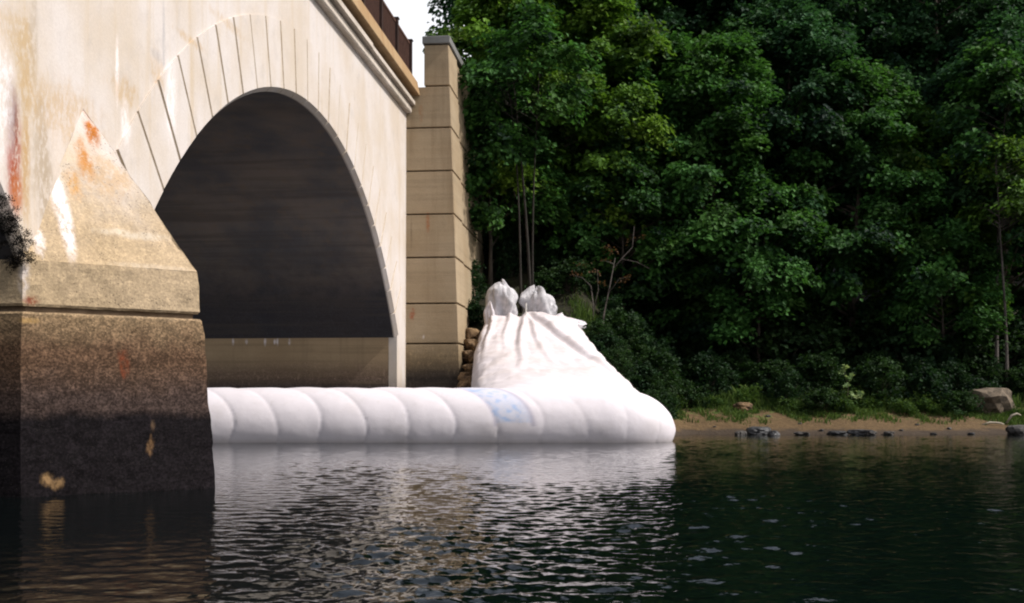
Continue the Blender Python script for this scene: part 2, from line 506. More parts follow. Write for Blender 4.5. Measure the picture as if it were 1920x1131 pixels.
def mat_fabric():
    g = G('white_fabric')
    p = g.pos()
    a = g.noise(p, 0.9, 5.0, 0.6)
    b = g.noise(p, 7.0, 5.0, 0.6)
    col = g.mix(g.ramp(a, 0.45, 0.75), rgb(0.64, 0.60, 0.635), rgb(0.57, 0.53, 0.55))
    col = g.mix(g.math('MULTIPLY', g.ramp(b, 0.55, 0.8), 0.25), col, rgb(0.42, 0.38, 0.35))
    pr_ = g.n('Attribute', attribute_name='print').outputs['Color']
    sx = g.n('SeparateColor', {0: pr_})
    col = g.mix(g.math('MULTIPLY', sx.outputs[0], 0.8), col, rgb(0.27, 0.40, 0.64))
    col = g.mix(g.math('MULTIPLY', sx.outputs[1], 0.75), col, rgb(0.30, 0.28, 0.36))
    col = g.mix(g.math('MULTIPLY', sx.outputs[2], 0.75), col, rgb(0.45, 0.38, 0.33))
    bp = g.n('Bump', {'Height': g.math('ADD', g.noise(p, 4.0, 5.0, 0.6), g.math('MULTIPLY', b, 0.3)), 'Strength': 0.3, 'Distance': 0.02}).outputs[0]
    pr = g.n('BsdfPrincipled', {'Base Color': col, 'Roughness': 0.6, 'Normal': bp})
    pr.inputs['Specular IOR Level'].default_value = 0.3
    g.t.links.new(pr.outputs[0], g.out.inputs[0])
    return g.m


def mat_plastic():
    g = G('translucent_sheeting')
    p = g.pos()
    a = g.noise(p, 5.0, 5.0, 0.65)
    col = g.mix(g.ramp(a, 0.35, 0.7), rgb(0.36, 0.355, 0.375), rgb(0.56, 0.54, 0.56))
    bp = g.n('Bump', {'Height': g.noise(g.scaled(p, (1, 1, 0.4)), 9.0, 5.0, 0.6), 'Strength': 0.7, 'Distance': 0.06}).outputs[0]
    pr = g.n('BsdfPrincipled', {'Base Color': col, 'Roughness': 0.6, 'Normal': bp})
    g.t.links.new(pr.outputs[0], g.out.inputs[0])
    return g.m


def mat_water():
    g = G('river_water')
    p = g.pos()
    w3 = g.noise(g.scaled(p, (1.0, 1.4, 1)), 11.0, 2.0, 0.5)
    bp = g.n('Bump', {'Height': w3, 'Strength': 1.0, 'Distance': 0.0045}).outputs[0]
    pr = g.n('BsdfPrincipled', {'Base Color': rgb(0.0010, 0.0026, 0.0026), 'Roughness': 0.03, 'IOR': 1.33, 'Normal': bp})
    g.t.links.new(pr.outputs[0], g.out.inputs[0])
    return g.m


def mat_ground():
    g = G('bank_soil')
    p = g.pos()
    z = g.n('SeparateXYZ', {0: p}).outputs[2]
    a = g.noise(p, 1.3, 5.0, 0.6)
    b = g.noise(p, 9.0, 5.0, 0.65)
    mud = g.mix(g.ramp(b, 0.35, 0.7), rgb(0.070, 0.044, 0.021), rgb(0.13, 0.084, 0.040))
    wet = g.mix(b, rgb(0.03, 0.022, 0.016), rgb(0.06, 0.042, 0.028))
    zw = g.math('ADD', z, g.math('MULTIPLY', g.math('SUBTRACT', a, 0.5), 0.35))
    col = g.mix(g.ramp(zw, 0.10, 0.22), wet, mud)
    litter = g.mix(g.ramp(b, 0.4, 0.65), rgb(0.010, 0.010, 0.006), rgb(0.028, 0.025, 0.012))
    col = g.mix(g.ramp(zw, 0.75, 1.1), col, litter)
    moss = g.ramp(g.noise(p, 2.6, 5.0, 0.6), 0.50, 0.62)
    col = g.mix(g.math('MULTIPLY', moss, g.math('MULTIPLY', g.ramp(zw, 0.42, 0.75), g.ramp(zw, 1.0, 1.7, 1.0, 0.15))), col, rgb(0.065, 0.095, 0.02))
    bp = g.n('Bump', {'Height': g.math('ADD', a, g.math('MULTIPLY', b, 0.4)), 'Strength': 0.9, 'Distance': 0.12}).outputs[0]
    pr = g.n('BsdfPrincipled', {'Base Color': col, 'Roughness': 0.9, 'Normal': bp})
    pr.inputs['Specular IOR Level'].default_value = 0.2
    g.t.links.new(pr.outputs[0], g.out.inputs[0])
    return g.m


M['fabric'] = mat_fabric()
M['plastic'] = mat_plastic()
M['water'] = mat_water()
M['ground'] = mat_ground()


# ------------------------------------------------------------------ setting: terrain, water
def sstep(x, a, b):
    t = np.clip((x - a) / (b - a), 0, 1)
    return t * t * (3 - 2 * t)


def bumpy(X, Y):
    return (np.sin(X * 1.7 + 1.3 * np.sin(Y * 0.9)) * np.sin(Y * 1.9 + 0.7 * np.sin(X * 1.1)) * 0.07 + np.sin(X * 0.43 + 2) * np.sin(Y * 0.37 + X * 0.1) * 0.16)


def terrain(X, Y):
    X = np.asarray(X, float)
    Y = np.asarray(Y, float)
    s = Y
    n = (X - (BX0 + T * Y)) * NL
    Yw = Y + 0.35 * np.sin(X * 0.55 + 0.5) + 0.15 * np.sin(X * 1.6) - 0.3 * sstep(X, 10, 22)
    base = np.interp(Yw, [-60, -20, -13, -8, 36, 41, 42.7, 44.6, 46.6, 56, 75, 115, 200, 700],
                     [9, 3, 0, -2, -2.2, -0.55, 0.0, 0.42, 0.98, 3.4, 9.5, 24, 34, 40])
    dx = np.where(n > -4, n - 1.5, -9.5 - n)              # distance outside the road embankment
    emb = np.clip((Y - 37.9) * 0.53, -2.2, 12.3)
    wgt = 1 - sstep(np.where(n > -4, X - 0.0 * Y, dx), 2.4, 6.8)
    wgt = np.where((n <= -4), 1 - sstep(dx, 2, 8), wgt)
    fall = np.clip(12.3 - np.maximum(dx - 2.5, 0) * 0.55, -3, 12.3)
    emb = np.where(Y > 57, np.minimum(emb, np.maximum(fall, base)), emb)
    wgt = np.where(Y > 57, np.where(fall > base, 1.0, wgt), wgt)
    wgt = np.where((n < 1.35) & (Y < 43.6), 0.0, wgt)
    emb = np.where(n < 2.75, np.minimum(emb, (Y - 41.6) * 1.15), emb)
    z = base + np.maximum(emb - base, 0) * wgt
    z = z + bumpy(X, Y) * sstep(Y, 43.0, 46.0) * np.where(Y > 43, 1, 0)
    road = (n < 1.3) & (n > -9.3) & (Y > 43.6)
    z = np.where(road, 12.15, z)
    return z


def tz(x, y): return float(terrain(x, y))


def axis(parts):
    out = []
    for a, b, st in parts:
        out += list(np.arange(a, b, st))
    out.append(parts[-1][1])
    return np.array(out)


ns_ = axis([(-600, -100, 50), (-100, -20, 8), (-20, -10, 2), (-10, 0, 1.0), (0, 1.2, 0.6), (1.2, 12, 0.28), (12, 34, 0.45), (34, 60, 2), (60, 120, 6), (120, 700, 50)])
ss_ = axis([(-500, -60, 50), (-60, 0, 5), (0, 36, 4), (36, 40, 0.8), (40, 43.4, 0.28), (43.4, 52, 0.28), (52, 60, 0.5), (60, 90, 2), (90, 200, 10), (200, 900, 70)])
GN, GS = np.meshgrid(ns_, ss_)
GX = BX0 + T * GS + GN / NL
GZ = terrain(GX, GS)
nn, ms = len(ns_), len(ss_)
idx = np.arange(nn * ms).reshape(ms, nn)
Q = np.stack([idx[:-1, :-1], idx[:-1, 1:], idx[1:, 1:], idx[1:, :-1]], -1).reshape(-1, 4)
me = mesh_np('ground', np.stack([GX, GS, GZ], -1).reshape(-1, 3), Q.ravel(), np.full(len(Q), 4), M['ground'], True)
tag(link_mesh('ground', me), kind='structure')

tt_ = np.linspace(-0.80, 0.82, 1300)
wy = [6.3]
while wy[-1] < 44.0: wy.append(wy[-1] * 1.0034)
wy = np.array(wy)
TX, WY = np.meshgrid(tt_, wy)
WX = TX * WY
WZ = np.zeros_like(WX)
wr_ = np.random.default_rng(3)
for i in range(84):
    lam = 0.07 * (0.55 / 0.07) ** wr_.random()
    th = 1.3 + wr_.normal(0, 0.7) + (0.8 if i % 3 == 0 else 0)
    k = 2 * math.pi / lam
    WZ += (1.0 / k) * (0.9 + 0.25 * min(1.0, lam / 0.4)) * np.sin(k * (math.cos(th) * WX + math.sin(th) * WY) + wr_.uniform(0, 6.28) + 0.6 * np.sin(0.9 * WX + 0.5 * WY + i) + 0.5 * np.sin(0.37 * WX - 0.8 * WY + 2 * i))
patch_ = 0.75 + 0.3 * np.sin(0.55 * WX + 0.8 * np.sin(0.4 * WY)) * np.sin(0.5 * WY + 0.6 * np.sin(0.5 * WX + 1))
calm = (1 - 0.22 * sstep(WX - 0.13 * WY, -1.0, 2.5)) * (1 - 0.72 * sstep(-WX - 0.20 * WY, -0.7, 0.6))
edge_ = sstep(TX, -0.80, -0.76) * (1 - sstep(TX, 0.78, 0.82)) * sstep(WY, 6.3, 6.9) * (1 - sstep(WY, 43.3, 43.95))
lee = 1 - 0.66 * sstep(WY, 10, 25)
WZ *= WAVE * patch_ * calm * edge_ * lee
nx_, ny_ = len(tt_), len(wy)
wi = np.arange(nx_ * ny_).reshape(ny_, nx_)
WQ = np.stack([wi[:-1, :-1], wi[:-1, 1:], wi[1:, 1:], wi[1:, :-1]], -1).reshape(-1, 4)
ta, tb_, ya, yb = tt_[0], tt_[-1], wy[0], wy[-1]
ex = np.array([(-700, -80, 0), (800, -80, 0), (800, ya, 0), (-700, ya, 0), (-700, yb, 0), (800, yb, 0), (800, 60, 0), (-700, 60, 0), (ta * ya, ya, 0), (ta * yb, yb, 0), (tb_ * ya, ya, 0), (tb_ * yb, yb, 0)])
k = nx_ * ny_
eq = np.array([(0, 1, 2, 3), (4, 5, 6, 7), (3, 8, 9, 4), (10, 2, 5, 11)]) + k
me = mesh_np('river_water', np.concatenate([np.stack([WX, WY, WZ], -1).reshape(-1, 3), ex]), np.concatenate([WQ, eq]).ravel(), np.full(len(WQ) + 4, 4), M['water'], True)
tag(link_mesh('river_water', me), kind='structure')

mb = MB()
mb.bbox(-16, 110, -7.6, -0.45, 12.31, 12.40)
tag(mb.build('road', M['asphalt']), kind='structure')

# ------------------------------------------------------------------ bridge
R_I, R_E = 13.75, 15.40
ZC_R, ZC_L = 3.46 - 8.38, 3.20 - 8.38
C_R, C_L = 30.4, 5.2
WID = 8.0
ZTOP = 11.75
bridge = empty('arch_bridge', B(17.8, -4, 0), 'cream concrete arch bridge whose face recedes from the left edge to the abutment', 'bridge')


def arch_z(s, R):
    for c in (C_R, C_L):
        d = R * R - (s - c) ** 2
        if abs(s - c) < 13.2 and d > 0:
            zz = math.sqrt(d) + (ZC_R if c == C_R else ZC_L)
            if (c == C_R and s > 17.8) or (c == C_L and s <= 17.8):
                return zz
    return -1.5


# spandrel wall: from the arch rings up to the cornice
mb = MB()
sv = sorted(set([-8.0, 17.8] + list(np.linspace(-7.4, 17.79, 60)) + list(np.linspace(17.81, 43.0, 72))))
P = []
for s in sv:
    ze = max(arch_z(s, R_E - 0.06), 3.0)
    P.append((s, min(ze, ZTOP - 0.2)))
V, Fc = [], []
for s, ze in P:
    V += [B(s, 0, ze), B(s, 0, ZTOP), B(s, -WID, ze), B(s, -WID, ZTOP)]
for i in range(len(P) - 1):
    a, b = 4 * i, 4 * i + 4
    Fc += [(a, b, b + 1, a + 1), (a + 2, a + 3, b + 3, b + 2), (a + 1, b + 1, b + 3, a + 3), (a, a + 2, b + 2, b)]
e = 4 * (len(P) - 1)
Fc += [(0, 1, 3, 2), (e, e + 2, e + 3, e + 1)]
mb.add(V, Fc)
mb.build('spandrel_wall', M['spandrel'], bridge)
# the strip of face between the last arch springing and the abutment, down to the river bed
mb = MB()
mb.bbox(41.3, 43.0, -0.30, -0.002, -1.5, 5.6)
mb.build('wall_pier_strip', M['spandrel'], bridge)
mb = MB()
mb.bbox(41.302, 43.4, -WID, -0.302, -1.5, 3.55)
mb.build('spring_wall', M['springwall'], bridge)

HALF = math.asin(10.9 / R_I)
for cs, a0, a1, kk, ZC in ((C_R, -HALF, HALF, 25, ZC_R), (C_L, -0.05, HALF, 13, ZC_L)):
    # mortar backing behind the voussoirs, and the barrel
    angs = np.linspace(a0, a1, 60)
    V, Fc = [], []
    for a in angs:
        V += [B(cs + r * math.sin(a), -0.035, ZC + r * math.cos(a)) for r in (R_I + 0.06, R_E - 0.02)]
    for i in range(len(angs) - 1):
        Fc.append((2 * i, 2 * i + 2, 2 * i + 3, 2 * i + 1))
    obj('joint_mortar', V, Fc, M['mortar'], bridge)
    a0b = -HALF
    angs = np.linspace(a0b, a1, 64)
    V, Fc = [], []
    for a in angs:
        V += [B(cs + R_I * math.sin(a), n, ZC + R_I * math.cos(a)) for n in (-0.125, -WID)]
        V += [B(cs + (R_I + 0.5) * math.sin(a), n, ZC + (R_I + 0.5) * math.cos(a)) for n in (-0.125, -WID)]
    for i in range(len(angs) - 1):
        a, b = 4 * i, 4 * i + 4
        Fc += [(a, a + 1, b + 1, b), (a + 2, b + 2, b + 3, a + 3)]
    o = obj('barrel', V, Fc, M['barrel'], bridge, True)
    for k in range(kk):
        u0 = a0 + (a1 - a0) * k / kk
        u1 = a0 + (a1 - a0) * (k + 1) / kk
        gp_ = 0.012 if cs == C_R else 0.0006
        bv_ = 0.030 if cs == C_R else 0.0
        jit = random.uniform(-0.006, 0.006)
        V = []
        secs = [(u0, gp_, 0.0), (u0, gp_ + bv_, 1.0), ((u0 + u1) / 2, 0.0, 1.0), (u1, -gp_ - bv_, 1.0), (u1, -gp_, 0.0)]
        for (aa, off, fr_) in secs:
            nf = (0.035 + jit) if (fr_ or cs == C_L) else 0.0
            prof = [(R_I + 0.10, nf), (R_E, nf), (R_E, -0.06), (R_I + 0.5, -0.06), (R_I + 0.5, -0.13), (R_I - 0.004, -0.13), (R_I - 0.004, -0.085)]
            for (r, n) in prof:
                s_, z_ = cs + r * math.sin(aa + off / r), ZC + r * math.cos(aa + off / r)
                if cs == C_R: s_ = max(s_, 17.83)
                else: s_ = min(s_, 17.77)
                V.append(B(s_, n, z_))
        m = 7
        ns = len(secs)
        Fc = [tuple(range(m)), tuple(range(ns * m - 1, (ns - 1) * m - 1, -1))]
        dirty = {0, 1} if cs == C_R else set()
        for q in range(ns - 1):
            for i in range(m):
                j = (i + 1) % m
                if i == 0 and q in (0, ns - 2) and cs == C_R: dirty.add(len(Fc))
                Fc.append((q * m + i, q * m + m + i, q * m + m + j, q * m + j))
        ov = obj('voussoir', V, Fc, M['spandrel'], bridge)
        ov.data.materials.append(M['joint'])
        for t_ in dirty: ov.data.polygons[t_].material_index = 1
        bm = bmesh.new()
        bm.from_mesh(ov.data)
        bmesh.ops.recalc_face_normals(bm, faces=bm.faces)
        bm.to_mesh(ov.data)
        bm.free()

# cornice, kerb beam
for (a, b_) in ((-8.0, 12.0), (12.012, 36.0), (36.03, 42.98)):
    mb = MB()
    d = 0.0 if b_ < 40 else 0.02
    mb.prism([(-0.3, 11.752), (0.17, 11.752), (0.20, 11.79), (0.20, 11.98), (-0.3, 11.98)], a, b_)
    mb.build('cornice_course', M['cornice'], bridge)
    mb = MB()
    mb.prism([(-0.3, 11.982), (0.07, 11.982), (0.07, 12.05), (0.35 - d, 12.05), (0.35 - d, 12.20 - d), (0.12, 12.205), (0.12, 12.30), (-0.3, 12.30)], a, b_)
    mb.build('cornice_course', M['cornice'], bridge)
mb = MB()
mb.prism([(-0.4, 12.302), (0.12, 12.302), (0.12, 12.37), (0.52, 12.37), (0.42, 12.90), (-0.4, 12.90)], -8.0, 42.96)
mb.build('kerb_beam', M['beam'], bridge, bevel=0.02)

# railing
railing = empty('railing', (0, 0, 0))
railing.parent = bridge
railing.location = Vector(B(17.8, 0.27, 12.90)) - wloc(bridge)
posts = [42.0 - 2.45 * k for k in range(20)]
pmesh = None
for s in posts:
    mb = MB()
    mb.bbox(s - 0.09, s + 0.09, 0.20, 0.40, 12.902, 14.10)
    mb.bbox(s - 0.12, s + 0.12, 0.17, 0.43, 14.102, 14.14)
    mb.build('post', M['post'], railing)
for s in posts[:-1]:
    a, b_ = s - 2.45 + 0.092, s - 0.092
    mb = MB()
    mb.bbox(a, b_, 0.26, 0.34, 13.96, 14.04)
    mb.build('top_rail', M['rail'], railing)
    mb = MB()
    mb.bbox(a, b_, 0.26, 0.34, 12.96, 13.03)
    mb.build('bottom_rail', M['rail'], railing)
    mb = MB()
    m = 22
    for i in range(m):
        c = a + (b_ - a) * (i + 0.5) / m
        mb.bbox(c - 0.014, c + 0.014, 0.28, 0.32, 13.032, 13.958)
    tag(mb.build('baluster_panel', M['rail'], railing), kind='stuff')


# ------------------------------------------------------------------ pier with cutwater
def fbm(p, sc, oct_=3):
    return mnoise.fractal(Vector(p) * sc, 1.0, 2.0, oct_)


def ring_pts(z, tip, g):
    poly = [(SA - g, 0.02), (ST, tip), (SF + g, 0.02), (SF + g, -WID), (ST, -WID - tip), (SA - g, -WID)]
    cnt = [30, 30, 16, 8, 8, 16]
    out = []
    for i in range(6):
        a, b_ = poly[i], poly[(i + 1) % 6]
        for q in range(cnt[i]):
            t = q / cnt[i]
            out.append(B(a[0] + (b_[0] - a[0]) * t, a[1] + (b_[1] - a[1]) * t, z))
    return out


def loft(name, levels, mat, parent, rough=0.02, top=True):
    V, Fc = [], []
    m = None
    for (z, tip, g) in levels:
        r = ring_pts(z, tip, g)
        m = len(r)
        V += r
    for i in range(len(levels) - 1):
        for k in range(m):
            q = (k + 1) % m
            Fc.append((i * m + k, i * m + q, (i + 1) * m + q, (i + 1) * m + k))
    if top: Fc.append(tuple(range((len(levels) - 1) * m, len(levels) * m)))
    cx, cy, _ = B(ST, -WID / 2, 0)
    V2 = []
    for v in V:
        dv = Vector((v[0] - cx, v[1] - cy, 0)).normalized()
        k = (fbm(v, 1.6) * 0.7 + fbm((v[0] + 9, v[1], v[2]), 6.5) * 0.6) * rough
        V2.append((v[0] + dv.x * k, v[1] + dv.y * k, v[2] + fbm(v, 5.0) * rough * 0.25))
    return obj(name, V2, Fc, mat, parent)


pier = empty('pier', (0, 0, 0))
pier.parent = bridge
pier.location = Vector(B(ST, 0, 0)) - wloc(bridge)
zs = list(np.linspace(-1.5, ZL - 0.11, 48)) + [ZL - 0.06, ZL - 0.03]
lv = [(z, 2.07 - 0.085 * z - (0.03 if z > ZL - 0.05 else 0), 0.06 - 0.012 * z - (0.02 if z > ZL - 0.05 else 0)) for z in zs]
loft('footing', lv, M['pier'], pier, 0.035)
loft('recess_joint', [(ZL - 0.12, 1.72, -0.08), (ZL + 0.2, 1.72, -0.08)], M['mortar'], pier, 0.0)
lv = [(ZL + 0.045, 1.80, 0.0), (ZL + 0.08, 1.84, 0.02)] + [(z, 1.84 - 0.08 * (z - ZL), 0.015) for z in np.linspace(ZL + 0.14, ZS, 9)]
loft('shaft', lv, M['pier'], pier, 0.025)
# pyramid cap over the cutwater, finely divided so that its surface can be uneven
Ap, Tp, Fp, Px = [Vector(B(*q)) for q in ((SA - 0.012, 0.0, ZS + 0.003), (ST, 1.785, ZS + 0.003), (SF + 0.012, 0.0, ZS + 0.003), (ST, 0.0, ZX))]
V, Fc = [], []


def patch(a, b_, c, m=26):
    k = len(V)
    ids = {}
    for i in range(m + 1):
        for j in range(m + 1 - i):
            p = a + (b_ - a) * (i / m) + (c - a) * (j / m)
            w_ = min(1, 4 * i / m + 0.001, 4 * (1 - (i + j) / m) + 0.3, 1)
            bul = 0.03 * fbm(p, 1.7) + 0.012 * fbm(p, 7.0)
            nn_ = (b_ - a).cross(c - a).normalized()
            ids[(i, j)] = len(V)
            V.append(tuple(p + nn_ * bul * (1 if 0 < j else 0.0)))
    for i in range(m):
        for j in range(m - i):
            Fc.append((ids[(i, j)], ids[(i + 1, j)], ids[(i, j + 1)]))
            if i + j < m - 1: Fc.append((ids[(i + 1, j)], ids[(i + 1, j + 1)], ids[(i, j + 1)]))


patch(Ap, Tp, Px)
patch(Tp, Fp, Px)
V += [tuple(Ap), tuple(Tp), tuple(Fp), tuple(Px)]
k = len(V)
Fc += [(k - 4, k - 2, k - 3), (k - 4, k - 1, k - 2)]
obj('cutwater_cap', V, Fc, M['pier'], pier)

# ------------------------------------------------------------------ abutment tower and wing wall
tower = empty('abutment_wall', B(45, 0.8, 0), 'tan concrete abutment and wing wall in coursed blocks at the far end of the bridge', 'wall')
ZJ = [-0.6, 1.36 + (HOR - 645) / F * 43, 1.36 + (HOR - 570) / F * 43, 1.36 + (HOR - 484) / F * 43, 1.36 + (HOR - 403) / F * 43,
      1.36 + (HOR - 322) / F * 43, 1.36 + (HOR - 241) / F * 43, 1.36 + (HOR - 163) / F * 43, 14.27]


def nR(z): return 2.07 - 0.036 * z


for i in range(8):
    z0, z1 = ZJ[i] + 0.028, ZJ[i + 1] - 0.028
    left = -0.14 if i < 7 else 0.66
    if i == 0: z0 = -0.6
    for (s0, s1, off, nm) in ((43.004, 45.0, 0.0, 'corner_block'), (45.004, 50.5, -0.06, 'wall_block'), (50.504, 58.0, -0.06, 'wall_block')):
        a, b_ = nR(z0) + off, nR(z1) + off
        dl = left if s0 < 44 else 0.72
        mb = MB()
        f0 = 43.004 - 0.012 * (14 - z0) if s0 < 44 else s0
        f1 = 43.004 - 0.012 * (14 - z1) if s0 < 44 else s0
        mb.box([B(f0, a, z0), B(s1, a, z0), B(s1, dl, z0), B(f0, dl, z0), B(f1, b_, z1), B(s1, b_, z1), B(s1, dl, z1), B(f1, dl, z1)])
        mb.build(nm, M['tower'], tower, bevel=0.02)
mb = MB()
mb.bbox(43.08, 58, 0.76, nR(14.2) - 0.11, -0.6, 14.2)
mb.build('joint_core', M['mortar'], tower)
mb = MB()
mb.bbox(43.1, 44.5, -0.2, 1.3, -0.6, 12.0)
mb.build('joint_core', M['mortar'], tower)
mb = MB()
mb.bbox(42.92, 50.5, 0.60, nR(14.3) + 0.07, 14.272, 14.55)
mb.build('coping', M['coping'], tower, bevel=0.02)
mb = MB()
mb.bbox(50.504, 58.0, 0.60, nR(14.3) + 0.07, 14.272, 14.55)
mb.build('coping', M['coping'], tower, bevel=0.02)


# ------------------------------------------------------------------ white water-filled cofferdam
dam = empty('water_filled_cofferdam', (0.5, 36.2, 0), 'long white water-filled tube lying across the river and turning up onto the bank', 'cofferdam')
TY, THD, TZC, THH = 36.15, 1.20, 0.45, 1.20


def grid_closed(rings):
    m = len(rings[0])
    V = [p for r in rings for p in r]
    Fc = []
    for i in range(len(rings) - 1):
        for k in range(m):
            q = (k + 1) % m
            Fc.append((i * m + k, (i + 1) * m + k, (i + 1) * m + q, i * m + q))
    Fc.append(tuple(range(m)))
    Fc.append(tuple(range((len(rings) - 1) * m, len(rings) * m))[::-1])
    return V, Fc


mb = MB()
rings = []
xs_ = [(-15, 1.0), (-8, 1.0), (-3, 1.0), (0, 1.0), (2.5, 1.0)]
for t in np.linspace(0.05, 0.997, 18):
    xs_.append((2.75 + 2.32 * t, (1 - t ** 2.25) ** (1 / 2.0)))
for x, k in xs_:
    rings.append([(x, TY + 0.25 * (1 - k) + THD * k * math.cos(q), TZC + THH * k * math.sin(q) - 0.12 * (1 - k)) for q in np.linspace(0, 2 * math.pi, 40, endpoint=False)])
mb.add(*grid_closed(rings))
KY = [36.0, 37.5, 39.0, 41.0, 43.0, 44.6, 45.5]
KL = [-1.22, -1.27, -1.34, -1.42, -1.40, -1.22, -1.05]
KR = [4.85, 4.62, 4.32, 3.80, 3.15, 2.66, 2.52]
KZ = [1.50, 1.76, 2.15, 2.85, 3.68, 4.36, 4.62]
KH = [1.4, 1.3, 1.15, 0.95, 0.8, 0.55, 0.35]
rings = []
for y in np.linspace(36.0, 45.5, 40):
    xl, xr, zt, h = [np.interp(y, KY, a) for a in (KL, KR, KZ, KH)]
    r = []
    for u in np.linspace(0, 1, 28):
        c = abs(2 * u - 1)
        zt2 = zt - 0.06 * u * u * sstep(y, 37, 41)
        r.append((xl + (xr - xl) * u, y, zt2 - h * (1 - (1 - c ** 3.2) ** (1 / 2.6))))
    for u in np.linspace(1, 0, 10):
        r.append((xl + 0.1 + (xr - xl - 0.2) * u, y, zt - h - 0.7))
    rings.append(r)
mb.add(*grid_closed(rings))
tmp = mb.build('water_tube', M['fabric'], None)
md = tmp.modifiers.new('r', 'REMESH')
md.mode = 'VOXEL'
md.voxel_size = 0.055
md2 = tmp.modifiers.new('s', 'SMOOTH')
md2.factor = 0.5
md2.iterations = 24
dg = bpy.context.evaluated_depsgraph_get()
em = bpy.data.meshes.new_from_object(tmp.evaluated_get(dg))
bpy.data.objects.remove(tmp)
nv = len(em.vertices)
co = np.zeros(nv * 3, np.float32)
em.vertices.foreach_get('co', co)
co = co.reshape(-1, 3).astype(float)
no = np.zeros(nv * 3, np.float32)
em.vertices.foreach_get('normal', no)
no = no.reshape(-1, 3)
X, Y, Z = co.T
ph = (X + 1.15 * (Y - 35.03) + 7.08) / 1.32
ph = ph + 0.045 * np.sin(Z * 3.1 + X * 2.0) * (Z > 0)
fr = ph - np.floor(ph)
sharp = np.abs(np.sin(np.pi * fr)) ** 0.45
tubew = 1 - sstep(X, 0.0, 1.4)
kk_ = np.floor(ph)
amp = 0.045 * tubew * (1 + 0.35 * np.sin(kk_ * 2.3)) + 0.02 * (1 - tubew) * (1 - sstep(Y, 36.5, 38))
disp = amp * (sharp - 0.6) * (1 - sstep(Y, 37.2, 38.2))
# fabric folds on the slope, fanning out from the gathered ends
fold = sstep(Y, 37.3, 39.5)
ang = np.arctan2(X - 0.25, 47.6 - Y)
rad = np.hypot(X - 0.25, 47.6 - Y)
wr = np.array([mnoise.fractal(Vector((a * 9.0, r * 0.22, 3.0)), 1.0, 2.0, 4) for a, r in zip(ang, rad)])
wr2 = np.array([mnoise.fractal(Vector((x * 1.2, y * 1.6, z * 1.2)), 1.0, 2.0, 3) for x, y, z in co])


def crease(x0, y0, x1, y1, wid, a):
    dx, dy = x1 - x0, y1 - y0
    L_ = math.hypot(dx, dy)
    t = np.clip(((X - x0) * dx + (Y - y0) * dy) / L_ ** 2, 0, 1)
    d = ((X - x0) * dy - (Y - y0) * dx) / L_ + 0.06 * np.sin(t * 7 + x0)
    e_ = np.hypot(X - (x0 + t * dx), Y - (y0 + t * dy))
    return a * (np.exp(-(d / wid) ** 2) - 0.7 * np.exp(-((d - 1.5 * wid) / wid) ** 2)) * np.exp(-np.maximum(0, e_ - np.abs(d)) ** 2 / 0.3) * (1 - 0.75 * t)


ridge = (crease(0.75, 45.3, 3.3, 40.3, 0.16, 0.15) + crease(1.1, 45.3, 4.2, 38.6, 0.22, 0.10) + crease(0.45, 45.4, 0.30, 40.5, 0.13, 0.13)
         + crease(-0.1, 45.5, -0.25, 42.0, 0.10, 0.08) + crease(-0.75, 45.4, -0.95, 42.0, 0.10, 0.12) + crease(0.6, 44.9, 1.3, 40.6, 0.12, 0.08) + crease(-1.0, 39.4, 3.0, 38.4, 0.20, 0.05))
disp += fold * (wr * 0.03 + ridge + wr2 * 0.06) + (1 - fold) * wr2 * 0.012
co2 = co + no * disp[:, None]
co2 -= np.array(dam.location)
em.vertices.foreach_set('co', co2.astype(np.float32).ravel())
em.polygons.foreach_set('use_smooth', np.ones(len(em.polygons), bool))
# printing and seams
top = sstep(Z, 0.2, 0.45) * (Y < 36.6)
P0 = (0 - 930 + CX) and 0
pa = (X + 1.15 * (Y - 35.03))
a0, a1 = (925 - CX) / F * 35.03, (995 - CX) / F * 35.03
u = (pa - a0) / (a1 - a0)
inb = (u > 0) & (u < 1)
th = np.arctan2(Z - TZC, TY - Y)               # 0 at the front, pi/2 on top
blotch = np.array([mnoise.noise(Vector((x * 6.5, t * 9.0, 1.7))) for x, t in zip(pa, th)])
fine_ = np.array([mnoise.noise(Vector((x * 15, t * 22.0, 5.7))) for x, t in zip(pa, th)])
blue = inb * (0.30 + 0.9 * np.clip(blotch * 1.6, 0, 1) * (u < 0.75) * (np.abs(th - 0.75) < 0.6) + 0.35 * np.clip(fine_, 0, 1)) * (th > 0.12) * (th < 1.5)
edge = (np.exp(-((u + 0.02) / 0.05) ** 2) * 0.8 + np.exp(-((u - 1.0) / 0.07) ** 2) * 0.8) * (th > 0.05) * (th < 1.7)
seam = np.exp(-(np.minimum(fr, 1 - fr) / 0.02) ** 2) * (0.13 * tubew + 0.07) * (Y < 37.2)
scum = (1 - sstep(Z, 0.0, 0.16 + 0.05 * wr2)) * 0.4
dirt = (np.clip(wr * 1.2, 0, 1) * 0.15 + 0.30 + 0.30 * np.clip(wr2, -0.6, 1)) * fold
pc = np.zeros((nv, 4), np.float32)
pc[:, 0] = np.clip(blue, 0, 1)
pc[:, 1] = np.clip(np.maximum(edge, seam), 0, 1)
pc[:, 2] = np.clip(scum + dirt, 0, 1)
pc[:, 3] = 1
ca = em.color_attributes.new('print', 'FLOAT_COLOR', 'POINT')
ca.data.foreach_set('color', pc.ravel())
em.materials.clear()
em.materials.append(M['fabric'])
link_mesh('water_tube', em, dam)


